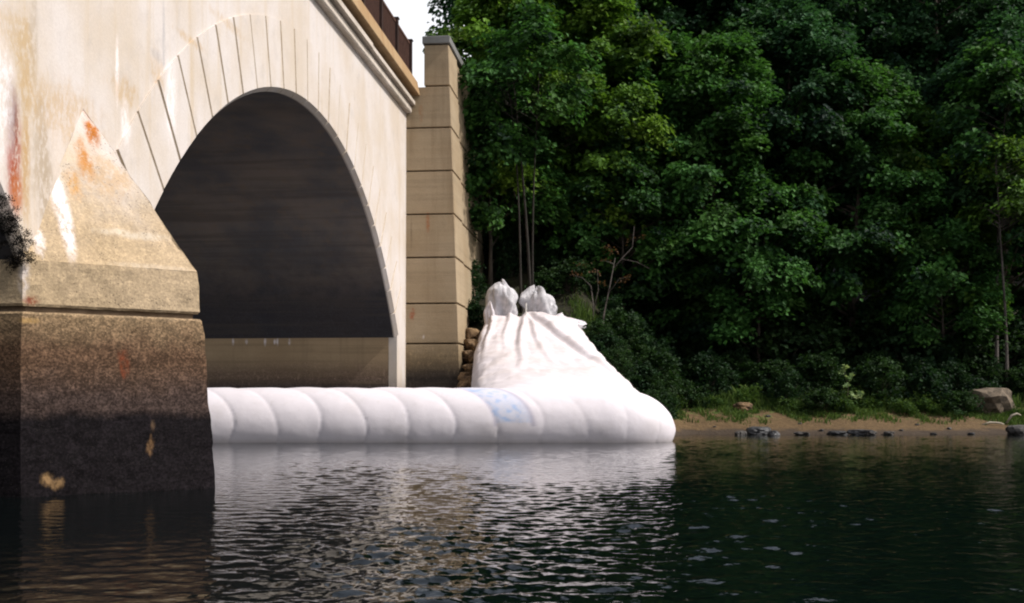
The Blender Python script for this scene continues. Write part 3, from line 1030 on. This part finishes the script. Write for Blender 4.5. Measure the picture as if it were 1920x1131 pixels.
def bunch(cx, cy, z0, h, r0, r1, seed, lean=0.0, name='gathered_end'):
    rings = []
    for i in range(34):
        t = i / 33
        if t < 0.62:
            r = r0 + (r1 - r0) * (t / 0.62) ** 0.7
        else:
            q = (t - 0.62) / 0.38
            r = r1 * max(0.0, 1 - q ** 2.6 * 0.97) ** 0.6
        z = z0 + h * t
        ring = []
        for k in range(56):
            a = 2 * math.pi * k / 56
            d_ = Vector((math.cos(a), math.sin(a), t * 1.3))
            f = 1 + 0.50 * mnoise.fractal(d_ * 1.1 + Vector((seed, seed, 0)), 1.0, 2.0, 2) + 0.10 * math.sin(a * 5 + 2 * math.sin(a + seed) + t) + 0.17 * mnoise.fractal(Vector((math.cos(a) * 3.4 + seed, math.sin(a) * 3.4, t * 1.2 + seed)), 1.0, 2.0, 3)
            f = max(f, 0.35)
            ring.append((cx + lean * t + r * f * math.cos(a), cy + 0.7 * r * f * math.sin(a), z + (0.34 * mnoise.noise(Vector((math.cos(a) * 1.6 + seed, math.sin(a) * 1.6, seed))) + 0.12 * mnoise.noise(d_ * 4.0)) * t))
        rings.append(ring)
    V, Fc = grid_closed(rings)
    return obj(name, V, Fc, M['plastic'], dam, True)


x, y, z = at(942, 590, 45.6)
bunch(x, y, z - 0.25, 1.40, 0.36, 0.56, 1.3, -0.05)
x, y, z = at(1006, 602, 46.0)
bunch(x, y, z - 0.25, 1.42, 0.40, 0.66, 6.1, 0.0)
x, y, z = at(1056, 616, 45.5)
o = bunch(x, y, z - 0.5, 0.85, 0.55, 0.62, 9.4, 0.05, 'gathered_end')
o.data.materials.clear()
o.data.materials.append(M['fabric'])
x, y, z = at(922, 600, 45.1)
o = bunch(x, y, z - 0.5, 0.95, 0.30, 0.20, 4.4, -0.1, 'fabric_corner')
o.data.materials.clear()
o.data.materials.append(M['fabric'])

x, y, z = at(986, 604, 45.0)
mb = MB()
mb.tube([(x, y, z - 0.5), (x + 0.01, y, z + 0.72)], [0.035, 0.03], 8)
tag(mb.build('stake', M['stake'], None, loc=(x, y, z - 0.5)), 'thin pale stake driven in between the two bunched ends of the white fabric', 'stake')


# ------------------------------------------------------------------ vegetation builders
def leaf_mesh(name, C, Nn, D, size, tint, mat):
    """bent diamond leaves: centres C, normals Nn, directions D, sizes, tints (n,2)"""
    n = len(C)
    D = D - Nn * np.sum(D * Nn, 1, keepdims=True)
    D /= np.linalg.norm(D, axis=1, keepdims=True) + 1e-9
    Bv = np.cross(Nn, D)
    s = size[:, None]
    v0 = C - D * s * 0.5
    v2 = C + D * s * 0.5 - Nn * s * 0.12
    v1 = C + Bv * s * 0.40 + Nn * s * 0.10 - D * s * 0.05
    v3 = C - Bv * s * 0.40 + Nn * s * 0.10 - D * s * 0.05
    V = np.stack([v0, v1, v2, v3], 1).reshape(-1, 3)
    i = np.arange(n)[:, None] * 4
    Fc = np.concatenate([i, i + 1, i + 2, i, i + 2, i + 3], 1)
    me = mesh_np(name, V, Fc.ravel(), np.full(2 * n, 3), mat)
    ca = me.color_attributes.new('tint', 'FLOAT_COLOR', 'POINT')
    t4 = np.zeros((n, 4), np.float32)
    t4[:, :2] = tint
    t4[:, 3] = 1
    ca.data.foreach_set('color', np.repeat(t4, 4, 0).ravel())
    return me


def sprays(rng, centers, outs, nl, L, Wd, leaf, droop=0.35, jit=0.45):
    """clusters of leaves laid out as drooping, slightly domed fans"""
    n = len(centers)
    outs = outs / (np.linalg.norm(outs, axis=1, keepdims=True) + 1e-9)
    u = rng.uniform(-1, 1, (n, nl)) * (rng.random((n, nl)) ** 0.15)
    v = rng.normal(0, 0.45, (n, nl))
    Ls = L * rng.uniform(0.7, 1.3, (n, 1))
    Ws = Wd * rng.uniform(0.7, 1.3, (n, 1))
    side = np.cross(outs, np.array([0, 0, 1.0]))
    side /= np.linalg.norm(side, axis=1, keepdims=True) + 1e-9
    up = np.cross(side, outs)
    a = u * Ls * 0.5
    b = v * Ws
    hgt = -droop * (u ** 2 * Ls * 0.5 + v ** 2 * Ws * 0.9) + rng.normal(0, 0.15, (n, nl)) * Ls * 0.7
    C = centers[:, None, :] + outs[:, None, :] * a[..., None] + side[:, None, :] * b[..., None] + up[:, None, :] * hgt[..., None]
    N0 = up[:, None, :] + outs[:, None, :] * (0.25 + 0.9 * droop * u)[..., None] + side[:, None, :] * (1.0 * droop * v)[..., None]
    N0 = N0 + rng.normal(0, jit, (n, nl, 3))
    N0 /= np.linalg.norm(N0, axis=2, keepdims=True)
    D = outs[:, None, :] + side[:, None, :] * v[..., None] + rng.normal(0, 0.6, (n, nl, 3))
    D[..., 2] -= 0.3
    tb = np.clip(rng.normal(0.40, 0.30, (n, 1)), 0, 1)
    t0 = np.clip(tb + rng.normal(0, 0.16, (n, nl)), 0, 1)
    t1 = np.clip(np.repeat(rng.random((n, 1)) ** 3, nl, 1), 0, 1)
    sz = leaf * rng.uniform(0.65, 1.3, (n, nl))
    return C.reshape(-1, 3), N0.reshape(-1, 3), D.reshape(-1, 3), sz.ravel(), np.stack([t0.ravel(), t1.ravel()], 1)


def make_tree(seed, H, zb, R, nsp, nl, leafm, trunk_r=0.18, leaf=0.245, barkm='bark', L=1.75, Wd=0.72, stems=1, low_r=0.75, topr=0.35):
    rng = np.random.default_rng(seed)
    nb = max(6, nsp // 6)                                     # boughs: flat layers of foliage with gaps between them
    tb = (np.arange(nb) + rng.uniform(0.1, 0.9, nb)) / nb
    tb = tb ** 0.85
    az = np.cumsum(rng.normal(2.4, 0.45, nb))
    prof = np.interp(tb, [0, 0.15, 0.45, 0.75, 1.0], [low_r, 0.95, 1.0, 0.75, topr * 0.4])
    rb = R * prof * rng.uniform(0.55, 1.08, nb)
    bo = np.repeat(np.arange(nb), 7)
    m_ = len(bo)
    f_ = rng.uniform(-0.55, 0.5, m_)
    sd_ = rng.normal(0, 0.62, m_)
    sc_ = np.interp(tb[bo], [0, 0.7, 1], [1, 0.9, 0.55]) * R / 3.5
    rr_ = rb[bo] + f_ * 1.9 * sc_
    ca_, sa_ = np.cos(az[bo]), np.sin(az[bo])
    hb = zb + (H - zb) * tb[bo] + rng.normal(0, 0.26, m_) - 0.28 * sd_ ** 2 - 0.35 * np.maximum(f_, 0) ** 1.5 * 2 + 0.25 * tb[bo] * f_
    C = np.stack([rr_ * ca_ - sa_ * sd_ * 1.25 * sc_, rr_ * sa_ + ca_ * sd_ * 1.25 * sc_, hb], 1)
    out = np.stack([ca_ - sa_ * sd_ * 0.7, sa_ + ca_ * sd_ * 0.7, rng.normal(-0.12, 0.15, m_) + 0.5 * tb[bo] ** 2], 1)
    nsp = m_
    A = sprays(rng, C, out, nl, L, Wd, leaf)
    crown = leaf_mesh('crown', *A, leafm)
    mb = MB()
    rr = random.Random(seed)
    tops = []
    for st in range(stems):
        lx, ly = (rr.uniform(-0.6, 0.6), rr.uniform(-0.5, 0.5)) if stems > 1 else (rr.uniform(-.35, .35), rr.uniform(-.35, .35))
        pts, rad = [], []
        for i in range(9):
            q = i / 8
            bx = 0.16 * st * (1 if st % 2 else -1)
            pts.append((bx + lx * q * q * 2 + 0.06 * math.sin(5 * q + seed + st), ly * q * q * 2 + 0.06 * math.cos(4 * q + seed), -0.4 + (H * 0.93 + 0.4) * q))
            rad.append(trunk_r * (1 - 0.88 * q) * (1.25 if i == 0 else 1) * (0.75 if st else 1))
        mb.tube(pts, rad, 8)
        tops.append(pts)
    sel = np.argsort(rng.random(nsp))[:min(nsp, 60)]
    for i in sel:
        p = Vector(C[i])
        pts = tops[i % len(tops)]
        zt = p.z - 0.45 * math.hypot(p.x, p.y)
        q = max(0.08, min(0.97, (zt + 0.4) / (H * 0.93 + 0.4))) * 8
        k = min(7, int(q))
        a = Vector(pts[k]).lerp(Vector(pts[k + 1]), q - k)
        mid = a.lerp(p, 0.55) + Vector((rr.uniform(-.15, .15), rr.uniform(-.15, .15), 0.18))
        r0 = trunk_r * (1 - 0.88 * q / 8) * 0.45 + 0.008
        mb.tube([a, mid, p], [r0, r0 * 0.6, 0.008], 4)
    flat = [i for f in mb.F for i in f]
    trunk = mesh_np('trunk', mb.V, flat, [len(f) for f in mb.F], M[barkm], True)
    return trunk, crown


def place_tree(proto, name, x, y, sc, rz, label, cat='tree', group=None, sink=0.0, zsc=None):
    root = empty(name, (x, y, tz(x, y) - sink), label, cat, group, rz)
    root.scale = (sc, sc, zsc or sc)
    link_mesh('trunk', proto[0], root)
    link_mesh('crown', proto[1], root)
    return root


PR = {
    'a': make_tree(1, 15.0, 2.6, 3.6, 215, 175, M['leaf_a'], 0.20),
    'b': make_tree(2, 13.0, 2.2, 3.3, 190, 175, M['leaf_b'], 0.17),
    'c': make_tree(3, 16.5, 3.6, 3.9, 230, 175, M['leaf_c'], 0.22, low_r=0.9),
    'd': make_tree(4, 9.0, 2.4, 2.7, 140, 150, M['leaf_a'], 0.11, low_r=0.9),
    'e': make_tree(5, 21.0, 7.0, 4.4, 260, 170, M['leaf_c'], 0.28),
}


def X_at(px, Y): return (px - CX) / F * Y


front = [
    # proto, px, depth, scale, rz, label
    ('b', 961, 51.8, 0.96, 0.3, 'bright green tree whose branches hang over the top of the tan wing wall'),
    ('d', 922, 49.6, 0.95, 5.2, 'leafy young tree pressed against the side of the wing wall, its sprays overlapping the blocks'),
    ('b', 1105, 52.5, 1.02, 2.2, 'yellow-green tree rising directly behind the bunched white fabric ends'),
    ('a', 1215, 54.0, 1.02, 4.0, 'dark-centred tree just right of the yellow-green one, behind the reddish saplings'),
    ('a', 1345, 52.5, 1.0, 1.1, 'tall layered mid-green tree in the middle of the wooded bank'),
    ('c', 1480, 54.5, 0.98, 5.0, 'blue-green tree behind the pale-leaved plant on the bank'),
    ('a', 1600, 53.0, 0.93, 2.9, 'broad mid-green tree with a bright shoulder right of centre on the bank'),
    ('b', 1730, 54.0, 0.92, 0.9, 'lighter green tree behind the shrubs left of the tan boulder'),
    ('c', 1880, 53.5, 0.95, 3.3, 'dark tree rising behind the tan boulder at the right edge'),
    ('d', 1170, 51.0, 0.9, 0.2, 'low spreading young tree behind the bare reddish sapling'),
    ('d', 1420, 51.2, 0.95, 1.7, 'low layered tree with long side sprays above the grassy bank, behind the dark wet rock'),
    ('d', 1770, 51.0, 0.8, 4.4, 'low dark tree left of the thin pale trunk at the right'),
    ('d', 955, 56.5, 0.95, 2.4, 'small dark tree on the steep bank beside the wing wall'),
]
for (k, px, Yd, sc, rz, lab) in front:
    place_tree(PR[k], 'broadleaf_tree', X_at(px, Yd), Yd, sc, rz, lab, group='trees along the front of the wood')
rr = random.Random(5)
lst = []
for row, (Yd, n0, n1, st) in enumerate([(59.5, 1010, 2060, 105), (66.0, 1010, 2050, 120), (74.0, 1000, 2040, 125)]):
    px = n0 + (row % 2) * 40
    while px < n1:
        lst.append((px + rr.uniform(-25, 25), Yd + rr.uniform(-1.8, 1.8), rr.choice('aceec' if row else 'acace')))
        px += st
for px, Yd, k in lst:
    place_tree(PR[k], 'forest_tree', X_at(px, Yd), Yd, rr.uniform(0.95, 1.18), rr.uniform(0, 6.28), 'tall leafy tree standing in the shaded depth of the wood behind the front trees', group='trees deep in the wood')

# slim trunks that can be told apart
PR['multi'] = make_tree(21, 12.0, 7.5, 2.6, 56, 90, M['leaf_a'], 0.075, barkm='darkbark', stems=3, low_r=0.7)
place_tree(PR['multi'], 'slender_tree', X_at(992, 47.4), 47.4, 1.0, 0.4, 'slender dark three-stemmed tree directly behind the stake and white fabric')
PR['thin'] = make_tree(22, 15.0, 9.0, 1.8, 70, 80, M['leaf_a'], 0.10, barkm='palebark')
place_tree(PR['thin'], 'slender_tree', X_at(1866, 50.6), 50.6, 1.0, 1.0, 'tall slim tree with a pale trunk above the tan boulder')
PR['thin2'] = make_tree(23, 12.0, 8.0, 1.6, 50, 80, M['leaf_b'], 0.09, barkm='palebark')
place_tree(PR['thin2'], 'slender_tree', X_at(1886, 49.4), 49.4, 0.9, 3.0, 'shorter leaning pale trunk just right of the tan boulder', sink=0.1)


def sapling(name, px, py_base, Yd, segs, leaves, label, seed):
    x = X_at(px, Yd)
    z = tz(x, Yd)
    root = empty(name, (x, Yd, z), label, 'sapling')
    root.scale = (0.85, 0.85, 0.82)
    mb = MB()
    for pts, r0 in segs:
        mb.tube([Vector(p) for p in pts], [r0 * (1 - 0.75 * i / (len(pts) - 1)) for i in range(len(pts))], 6)
    me = mesh_np('trunk', mb.V, [i for f in mb.F for i in f], [len(f) for f in mb.F], M['palebark'], True)
    link_mesh('trunk', me, root)
    rng = np.random.default_rng(seed)
    C = np.array([p for p in leaves], float)
    out = rng.normal(0, 1, (len(C), 3))
    out[:, 2] *= 0.2
    A = sprays(rng, C, out, 15, 0.8, 0.3, 0.12, droop=0.2)
    link_mesh('crown', leaf_mesh('crown', *A, M['leaf_red']), root)
    return root


sapling('bare_sapling', 1128, 670, 45.4, [([(0, 0, -0.3), (0.1, 0, 1.2), (0.38, 0, 2.6), (0.62, 0, 3.9)], 0.05), ([(0.55, 0, 3.4), (0.95, 0, 3.9), (1.4, 0, 4.4), (1.5, 0.1, 5.4)], 0.03),
                                          ([(0.58, 0, 3.6), (0.2, 0, 3.75), (-0.1, 0, 3.75)], 0.02), ([(0.9, 0, 3.85), (1.6, 0, 3.7), (2.2, 0.1, 3.4)], 0.018), ([(0.3, 0, 2.2), (0.8, 0, 2.9), (1.2, 0.1, 3.0)], 0.016)],
        [(0.5, 0, 4.2), (0.3, 0.1, 4.4), (0.9, 0, 2.85), (1.2, 0, 3.0), (0.15, 0, 3.8), (1.5, 0, 4.9)], 'thin bare-stemmed sapling with pale trunk and a few reddish leaves beside the white fabric', 31)
sapling('bare_sapling', 1112, 620, 46.6, [([(0, 0, -0.3), (0.02, 0, 0.8), (-0.1, 0, 1.8), (-0.5, 0, 2.2), (-1.0, 0, 2.35)], 0.035), ([(0, 0, 0.6), (0.25, 0, 1.6), (0.2, 0, 2.6)], 0.025)],
        [(-0.8, 0, 2.4), (0.2, 0, 2.5), (0.3, 0, 2.0), (-0.5, 0, 2.9)], 'small forked sapling with sparse reddish leaves left of the taller bare one', 32)


def make_shrub(seed, R, H, nsp, nl, leafm, leaf=0.13, upr=0.5):
    rng = np.random.default_rng(seed)
    az = rng.uniform(0, 6.283, nsp)
    h = H * rng.random(nsp) ** 0.8
    r = R * np.sqrt(rng.random(nsp)) * np.sqrt(np.clip(1.05 - (h / H) ** 2, 0.05, 1)) * (1 + 0.25 * np.sin(3 * az + seed))
    C = np.stack([r * np.cos(az), r * np.sin(az), h], 1)
    out = np.stack([np.cos(az), np.sin(az), rng.uniform(-0.1, upr * 2, nsp)], 1)
    A = sprays(rng, C, out, nl, 0.6, 0.25, leaf, droop=0.3, jit=0.55)
    crown = leaf_mesh('foliage', *A, leafm)
    mb = MB()
    for i in range(0, nsp, 4):
        mb.tube([(C[i][0] * .15, C[i][1] * .15, -0.3), (C[i][0] * .5, C[i][1] * .5, C[i][2] * .6), tuple(C[i])], [0.016, 0.012, 0.004], 4)
    st = mesh_np('stems', mb.V, [i for f in mb.F for i in f], [len(f) for f in mb.F], M['bark'], True)
    return st, crown


SH = [make_shrub(41, 0.95, 1.5, 75, 34, M['leaf_s']), make_shrub(42, 0.7, 1.9, 65, 34, M['leaf_sb'], 0.12, 0.9), make_shrub(43, 1.15, 1.1, 80, 34, M['leaf_s'], 0.12), make_shrub(44, 0.8, 1.3, 60, 32, M['leaf_sb'], 0.15), make_shrub(45, 0.75, 0.7, 60, 26, M['leaf_w'], 0.11, 0.9)]


def place_shrub(i, name, x, y, sc, rz, label, group=None, sink=0.05):
    root = empty(name, (x, y, tz(x, y) - sink), label, 'shrub', group, rz)
    root.scale = (sc, sc, sc)
    link_mesh('stems', SH[i][0], root)
    link_mesh('foliage', SH[i][1], root)


for (i, px, Yd, sc, lab) in [
    (0, 1232, 45.9, 1.15, 'round leafy shrub against the right shoulder of the white tube'),
    (2, 1285, 46.7, 0.95, 'low bright shrub on the grassy edge right of the white tube'),
    (1, 1330, 47.6, 1.0, 'upright grassy-looking shrub above the mud near the tube tip'),
    (0, 1650, 47.2, 1.2, 'tallest purple-stemmed shrub left of the tan boulder'),
    (3, 1745, 47.0, 1.1, 'broad dark shrub just left of the tan boulder'),
    (2, 1800, 45.9, 0.8, 'low light-green shrub in front of the tan boulder'),
    (1, 1480, 46.7, 0.8, 'narrow upright shrub above the dark wet rock'),
    (2, 1545, 46.0, 0.8, 'low sprawling shrub touching the mud below the pale-leaved plant'),
    (3, 885, 46.2, 0.7, 'small shrub squeezed between the wing wall and the white fabric'),
    (1, 880, 47.8, 1.0, 'leafy shrub growing against the wing wall above the brown stones'),
]:
    place_shrub(i, 'shrub', X_at(px, Yd), Yd, sc, px * 0.7, lab, 'shrubs along the bank')
for j in range(46):
    px = 1130 + 20 * j + rr.uniform(-14, 14)
    Yd = rr.uniform(47.7, 50.5)
    place_shrub(j % 4, 'undergrowth_shrub', X_at(px, Yd), Yd, rr.uniform(0.6, 1.1), rr.uniform(0, 6.28), 'dark leafy shrub in the shaded undergrowth along the foot of the wood', 'undergrowth shrubs')

for j in range(30):
    px = 1270 + 22 * j + rr.uniform(-12, 12)
    Yd = rr.uniform(45.9, 47.6)
    place_shrub(4, 'weed_plant', X_at(px, Yd), Yd, rr.uniform(0.45, 0.85), rr.uniform(0, 6.28), 'low bright green weed growing along the top edge of the mud', 'weeds along the mud')
for j in range(34):
    px = 1120 + 26 * j + rr.uniform(-20, 20)
    Yd = rr.uniform(51.0, 57.5)
    place_shrub(j % 4, 'undergrowth_shrub', X_at(px, Yd), Yd, rr.uniform(1.5, 2.3), rr.uniform(0, 6.28), 'tall dark bush filling the deep shade between the trunks of the wood', 'tall bushes between the trunks')
for j in range(44):
    Yd = rr.uniform(42.5, 52)
    xe = float(np.interp(Yd, KY, KR)) + 0.45
    x = rr.uniform(xe, xe + 2.6) if Yd < 48.2 else rr.uniform(-1.0, 5.2)
    place_shrub(j % 4, 'undergrowth_shrub', x, Yd, rr.uniform(0.45, 0.85) if Yd < 46 else rr.uniform(0.7, 1.2), rr.uniform(0, 6.28), 'dark leafy shrub growing on the steep slope behind the white fabric', 'shrubs on the steep slope')

# ragged mossy clump, coloured near-black to stand in for the nearer arch's shade
rng = np.random.default_rng(88)
gpos = face_pt(30, 440)
n = 60
C = np.stack([rng.normal(0, 0.10, n) - 0.02, rng.normal(0, 0.14, n) - 0.12, rng.uniform(-0.42, 0.45, n)], 1)
C[:, 1] -= C[:, 2] * 0.45
C[:, 0] -= C[:, 2] * 0.1
A = sprays(rng, C, rng.normal(0, 1, (n, 3)) + np.array([0, 0.4, -0.2]), 110, 0.2, 0.09, 0.02, 0.3)
me = leaf_mesh('mossy_shade_clump', *A, M['leaf_moss_shade'])
o = link_mesh('mossy_shade_clump', me, None, gpos)
tag(o, 'ragged dark mossy clump standing in for shade in the nearer arch, left edge', 'moss')

# pale leaved plant
x, Yd = X_at(1588, 46.3), 46.3
z = tz(x, Yd)
root = empty('pale_plant', (x, Yd, z), 'upright plant with large pale leaves standing out above the mud in mid bank', 'plant')
mb = MB()
mb.tube([(0, 0, -0.2), (0.05, 0, 0.8), (-0.12, 0, 1.6)], [0.02, 0.014, 0.006], 5)
mb.tube([(0, 0, -0.1), (0.25, 0, 0.4), (0.5, 0, 0.55)], [0.016, 0.01, 0.005], 5)
link_mesh('stem', mesh_np('stem', mb.V, [i for f in mb.F for i in f], [len(f) for f in mb.F], M['bark'], True), root)
rng = np.random.default_rng(77)
C = np.array([(-0.12, -0.05, 1.6), (-0.2, 0, 1.4), (0.12, -0.05, 1.2), (0.02, -0.1, 1.15), (0.2, -0.05, 0.5), (0.35, -0.1, 0.45), (0.5, 0, 0.55), (-0.05, -0.1, 0.9)])
A = sprays(rng, C, rng.normal(0, 1, (8, 3)) * np.array([1, 1, 0.3]) + np.array([0, -0.8, 0.2]), 9, 0.3, 0.12, 0.2, 0.2)
link_mesh('foliage', leaf_mesh('foliage', *A, M['leaf_pale']), root)

# grass: blades along the edge of the mud and up the bank
rng = np.random.default_rng(9)
n = 34000
gx = rng.uniform(2.0, 24.0, n)
gy = 44.7 + np.abs(rng.normal(0, 2.0, n)) + rng.normal(0, 0.2, n) + 0.5 * np.sin(gx * 1.9) * rng.random(n)
patchy = np.sin(gx * 2.3 + 0.6) + np.sin(gx * 0.9 + gy * 2.0) + 1.1 * np.sin(gy * 3.1 + gx * 4.0)
gy[:12000] = 45.5 + np.abs(rng.normal(0, 0.8, 12000)) + 0.25 * np.sin(gx[:12000] * 2.7)
keep = (patchy + 1.0 * np.sin(gx * 5.3 + 1.2 * np.sin(gy * 4.0)) + rng.normal(0, 0.6, n) > 0.25)
gx, gy = gx[keep], gy[keep]
n = len(gx)
gz = terrain(gx, gy) - 0.02
hh = rng.uniform(0.10, 0.34, n) * np.where(gy > 46.4, 0.9 + 1.5 * rng.random(n) ** 3, 0.7)
a = rng.uniform(0, 6.283, n)
lean = np.clip(rng.normal(0, 0.3, (n, 2)), -0.6, 0.6) * hh[:, None]
w2 = 0.012 + 0.02 * rng.random(n)
base = np.stack([gx, gy, gz], 1)
off = np.stack([np.cos(a) * w2, np.sin(a) * w2, 0 * a], 1)
tip = base + np.stack([lean[:, 0], lean[:, 1], hh], 1)
midp = base + np.stack([lean[:, 0] * 0.3, lean[:, 1] * 0.3, hh * 0.6], 1)
V = np.stack([base - off, base + off, midp + off * 0.7, tip, midp - off * 0.7], 1).reshape(-1, 3)
i5 = np.arange(n)[:, None] * 5
Fc = np.concatenate([i5, i5 + 1, i5 + 2, i5 + 3, i5 + 4], 1)
me = mesh_np('bank_grass', V, Fc.ravel(), np.full(n, 5), M['grass'])
ca = me.color_attributes.new('tint', 'FLOAT_COLOR', 'POINT')
t4 = np.zeros((n, 4), np.float32)
t4[:, 0] = rng.random(n)
t4[:, 1] = rng.random(n) ** 2
t4[:, 3] = 1
ca.data.foreach_set('color', np.repeat(t4, 5, 0).ravel())
tag(link_mesh('bank_grass', me), 'patchy green grass and weeds along the top of the muddy shore', 'grass', kind='stuff')


# ------------------------------------------------------------------ rocks
def rock(name, c, r, mat, label, cat='rock', group=None, seed=0, sub=3, rz=0.0):
    bm = bmesh.new()
    bmesh.ops.create_icosphere(bm, subdivisions=sub, radius=1.0)
    for v in bm.verts:
        d = v.co.normalized()
        k = 1 + 0.38 * mnoise.fractal(d * 1.2 + Vector((seed * 3.1, seed, 0)), 1.0, 2.0, 4) + 0.10 * mnoise.fractal(d * 4 + Vector((seed, 0, 0)), 1.0, 2.0, 3)
        q = d * k
        for ax, lim in ((2, 0.62), (0, 0.82)):
            if q[ax] > lim: q[ax] = lim + (q[ax] - lim) * 0.25
        v.co = Vector((q.x * r[0], q.y * r[1], q.z * r[2]))
    me = bpy.data.meshes.new(name)
    bm.to_mesh(me)
    bm.free()
    me.materials.append(mat)
    o = link_mesh(name, me, None, c)
    o.rotation_euler = (0, 0, rz)
    return tag(o, label, cat, group)


def ground_rock(name, px, Yd, r, mat, label, seed, group=None, lift=0.3, cat='rock', zmin=None):
    x = X_at(px, Yd)
    z = tz(x, Yd)
    if zmin is not None: z = max(z, zmin)
    return rock(name, (x, Yd, z + r[2] * lift), r, mat, label, cat, group, seed, rz=seed * 0.3)


ground_rock('boulder', 1855, 46.8, (1.10, 0.8, 0.85), M['tanrock'], 'large tan boulder half hidden by plants at the right end of the bank', 2, lift=0.42, cat='boulder')
sh = 'rocks along the waterline'
ground_rock('rock', 1422, 42.9, (0.55, 0.4, 0.22), M['darkrock'], 'largest dark wedge-shaped rock on the muddy shore, right of the tube', 3, sh, 0.5)
ground_rock('rock', 1450, 41.6, (0.22, 0.2, 0.22), M['darkrock'], 'small black rock standing in the water in front of the dark wedge-shaped rock', 4, sh, 0.0, zmin=0.02)
ground_rock('rock', 1388, 42.1, (0.24, 0.2, 0.17), M['rock'], 'small grey rock at the water left of the dark wedge-shaped rock', 5, sh, 0.2, zmin=0.0)
ground_rock('rock', 1503, 42.4, (0.4, 0.25, 0.10), M['rock'], 'flat grey rock at the waterline right of the dark wedge-shaped rock', 6, sh, 0.2, zmin=0.02)
ground_rock('rock', 1570, 42.6, (0.4, 0.3, 0.11), M['darkrock'], 'flat dark rock at the waterline below the pale-leaved plant', 7, sh, 0.3, zmin=0.02)
ground_rock('rock', 1612, 42.5, (0.5, 0.3, 0.14), M['darkrock'], 'long dark rock right of the flat dark one at the waterline', 8, sh, 0.3, zmin=0.02)
ground_rock('rock', 1666, 42.3, (0.2, 0.2, 0.11), M['rock'], 'small pale grey rock at the right end of the waterline rocks', 9, sh, 0.3, zmin=0.02)
ground_rock('rock', 1632, 42.2, (0.2, 0.18, 0.13), M['rock'], 'small grey rock between the long dark rock and the pale one', 10, sh, 0.3, zmin=0.02)
ground_rock('rock', 1912, 42.6, (0.55, 0.4, 0.3), M['rock'], 'grey rock at the waterline on the right edge of the photo', 11, sh, 0.45, zmin=0.0)
ground_rock('rock', 1392, 46.3, (0.42, 0.3, 0.25), M['brownrock'], 'brown rock lying in the grass at the top of the mud', 12, sh, 0.4)
for k, (px, Yd, r) in enumerate([(1440, 45.3, 0.08), (1500, 44.4, 0.06), (1340, 44.0, 0.05), (1720, 44.2, 0.07), (1780, 43.6, 0.08), (1690, 43.2, 0.07), (1540, 43.2, 0.08), (1750, 42.6, 0.1), (1820, 42.7, 0.1)]):
    ground_rock('pebble', px, Yd, (r * 1.4, r, r * 0.8), M['rock'] if k % 2 else M['darkrock'], 'small stone lying on the bare brown mud of the shore', 20 + k, 'small stones on the mud', 0.3, 'stone', zmin=0.0)
desc = ['brown riprap stone wedged at the foot of the wing wall, lowest and largest', 'tan angular stone just above the lowest riprap stone', 'dark brown stone in the middle of the riprap beside the wing wall',
        'brown stone against the left edge of the white fabric', 'small tan stone high in the riprap beside the wing wall', 'topmost brown stone of the riprap beside the wing wall',
        'dark stone behind the left edge of the white fabric', 'small brown stone between the wing wall and the tan angular stone']
for k, (px, py, Yd, r) in enumerate([(884, 716, 42.3, 0.46), (886, 690, 42.9, 0.36), (878, 664, 43.6, 0.32), (893, 672, 43.3, 0.34), (882, 642, 44.1, 0.30), (884, 622, 44.7, 0.32), (893, 648, 43.9, 0.32), (874, 704, 42.6, 0.28)]):
    x, y, z = at(px, py, Yd)
    rock('riprap_stone', (x, y, z - 0.05), (r, r * 0.9, r * 0.8), M['brownrock'], desc[k], 'stone', 'riprap beside the wing wall', 50 + k, rz=k)
for k in range(12):
    Yd = 41.9 + 0.28 * k
    x = -1.45 + rr.uniform(-0.22, 0.22) + 0.03 * k
    r = rr.uniform(0.24, 0.36)
    rock('riprap_stone', (x, Yd, max(0.1, tz(x, Yd)) + r * 0.2), (r, r, r * 0.8), M['brownrock'], 'brown stone packed in the narrow gap between the wing wall and white fabric', 'stone', 'packed riprap stones', 80 + k, rz=k)

for (px, Yd, pts, r, lab) in [(1862, 44.6, [(-0.42, 0, 0.02), (-0.1, 0.05, 0.12), (0.25, 0, 0.10), (0.42, 0, 0.05)], 0.04, 'bleached driftwood stick lying flat on the mud near the right edge'),
                              (1897, 44.9, [(-0.2, 0, 0.05), (0, 0, 0.35), (0.2, 0, 0.42), (0.36, 0.02, 0.36)], 0.045, 'short bleached bent branch propped up right of the flat driftwood stick')]:
    x = X_at(px, Yd)
    z = tz(x, Yd)
    mb = MB()
    mb.tube([(x + a, Yd + b_, z + c) for a, b_, c in pts], [r, r * 1.1, r * 0.9, r * 0.5], 7)
    tag(mb.build('driftwood', M['drift'], None, True, loc=(x, Yd, z)), lab, 'driftwood')
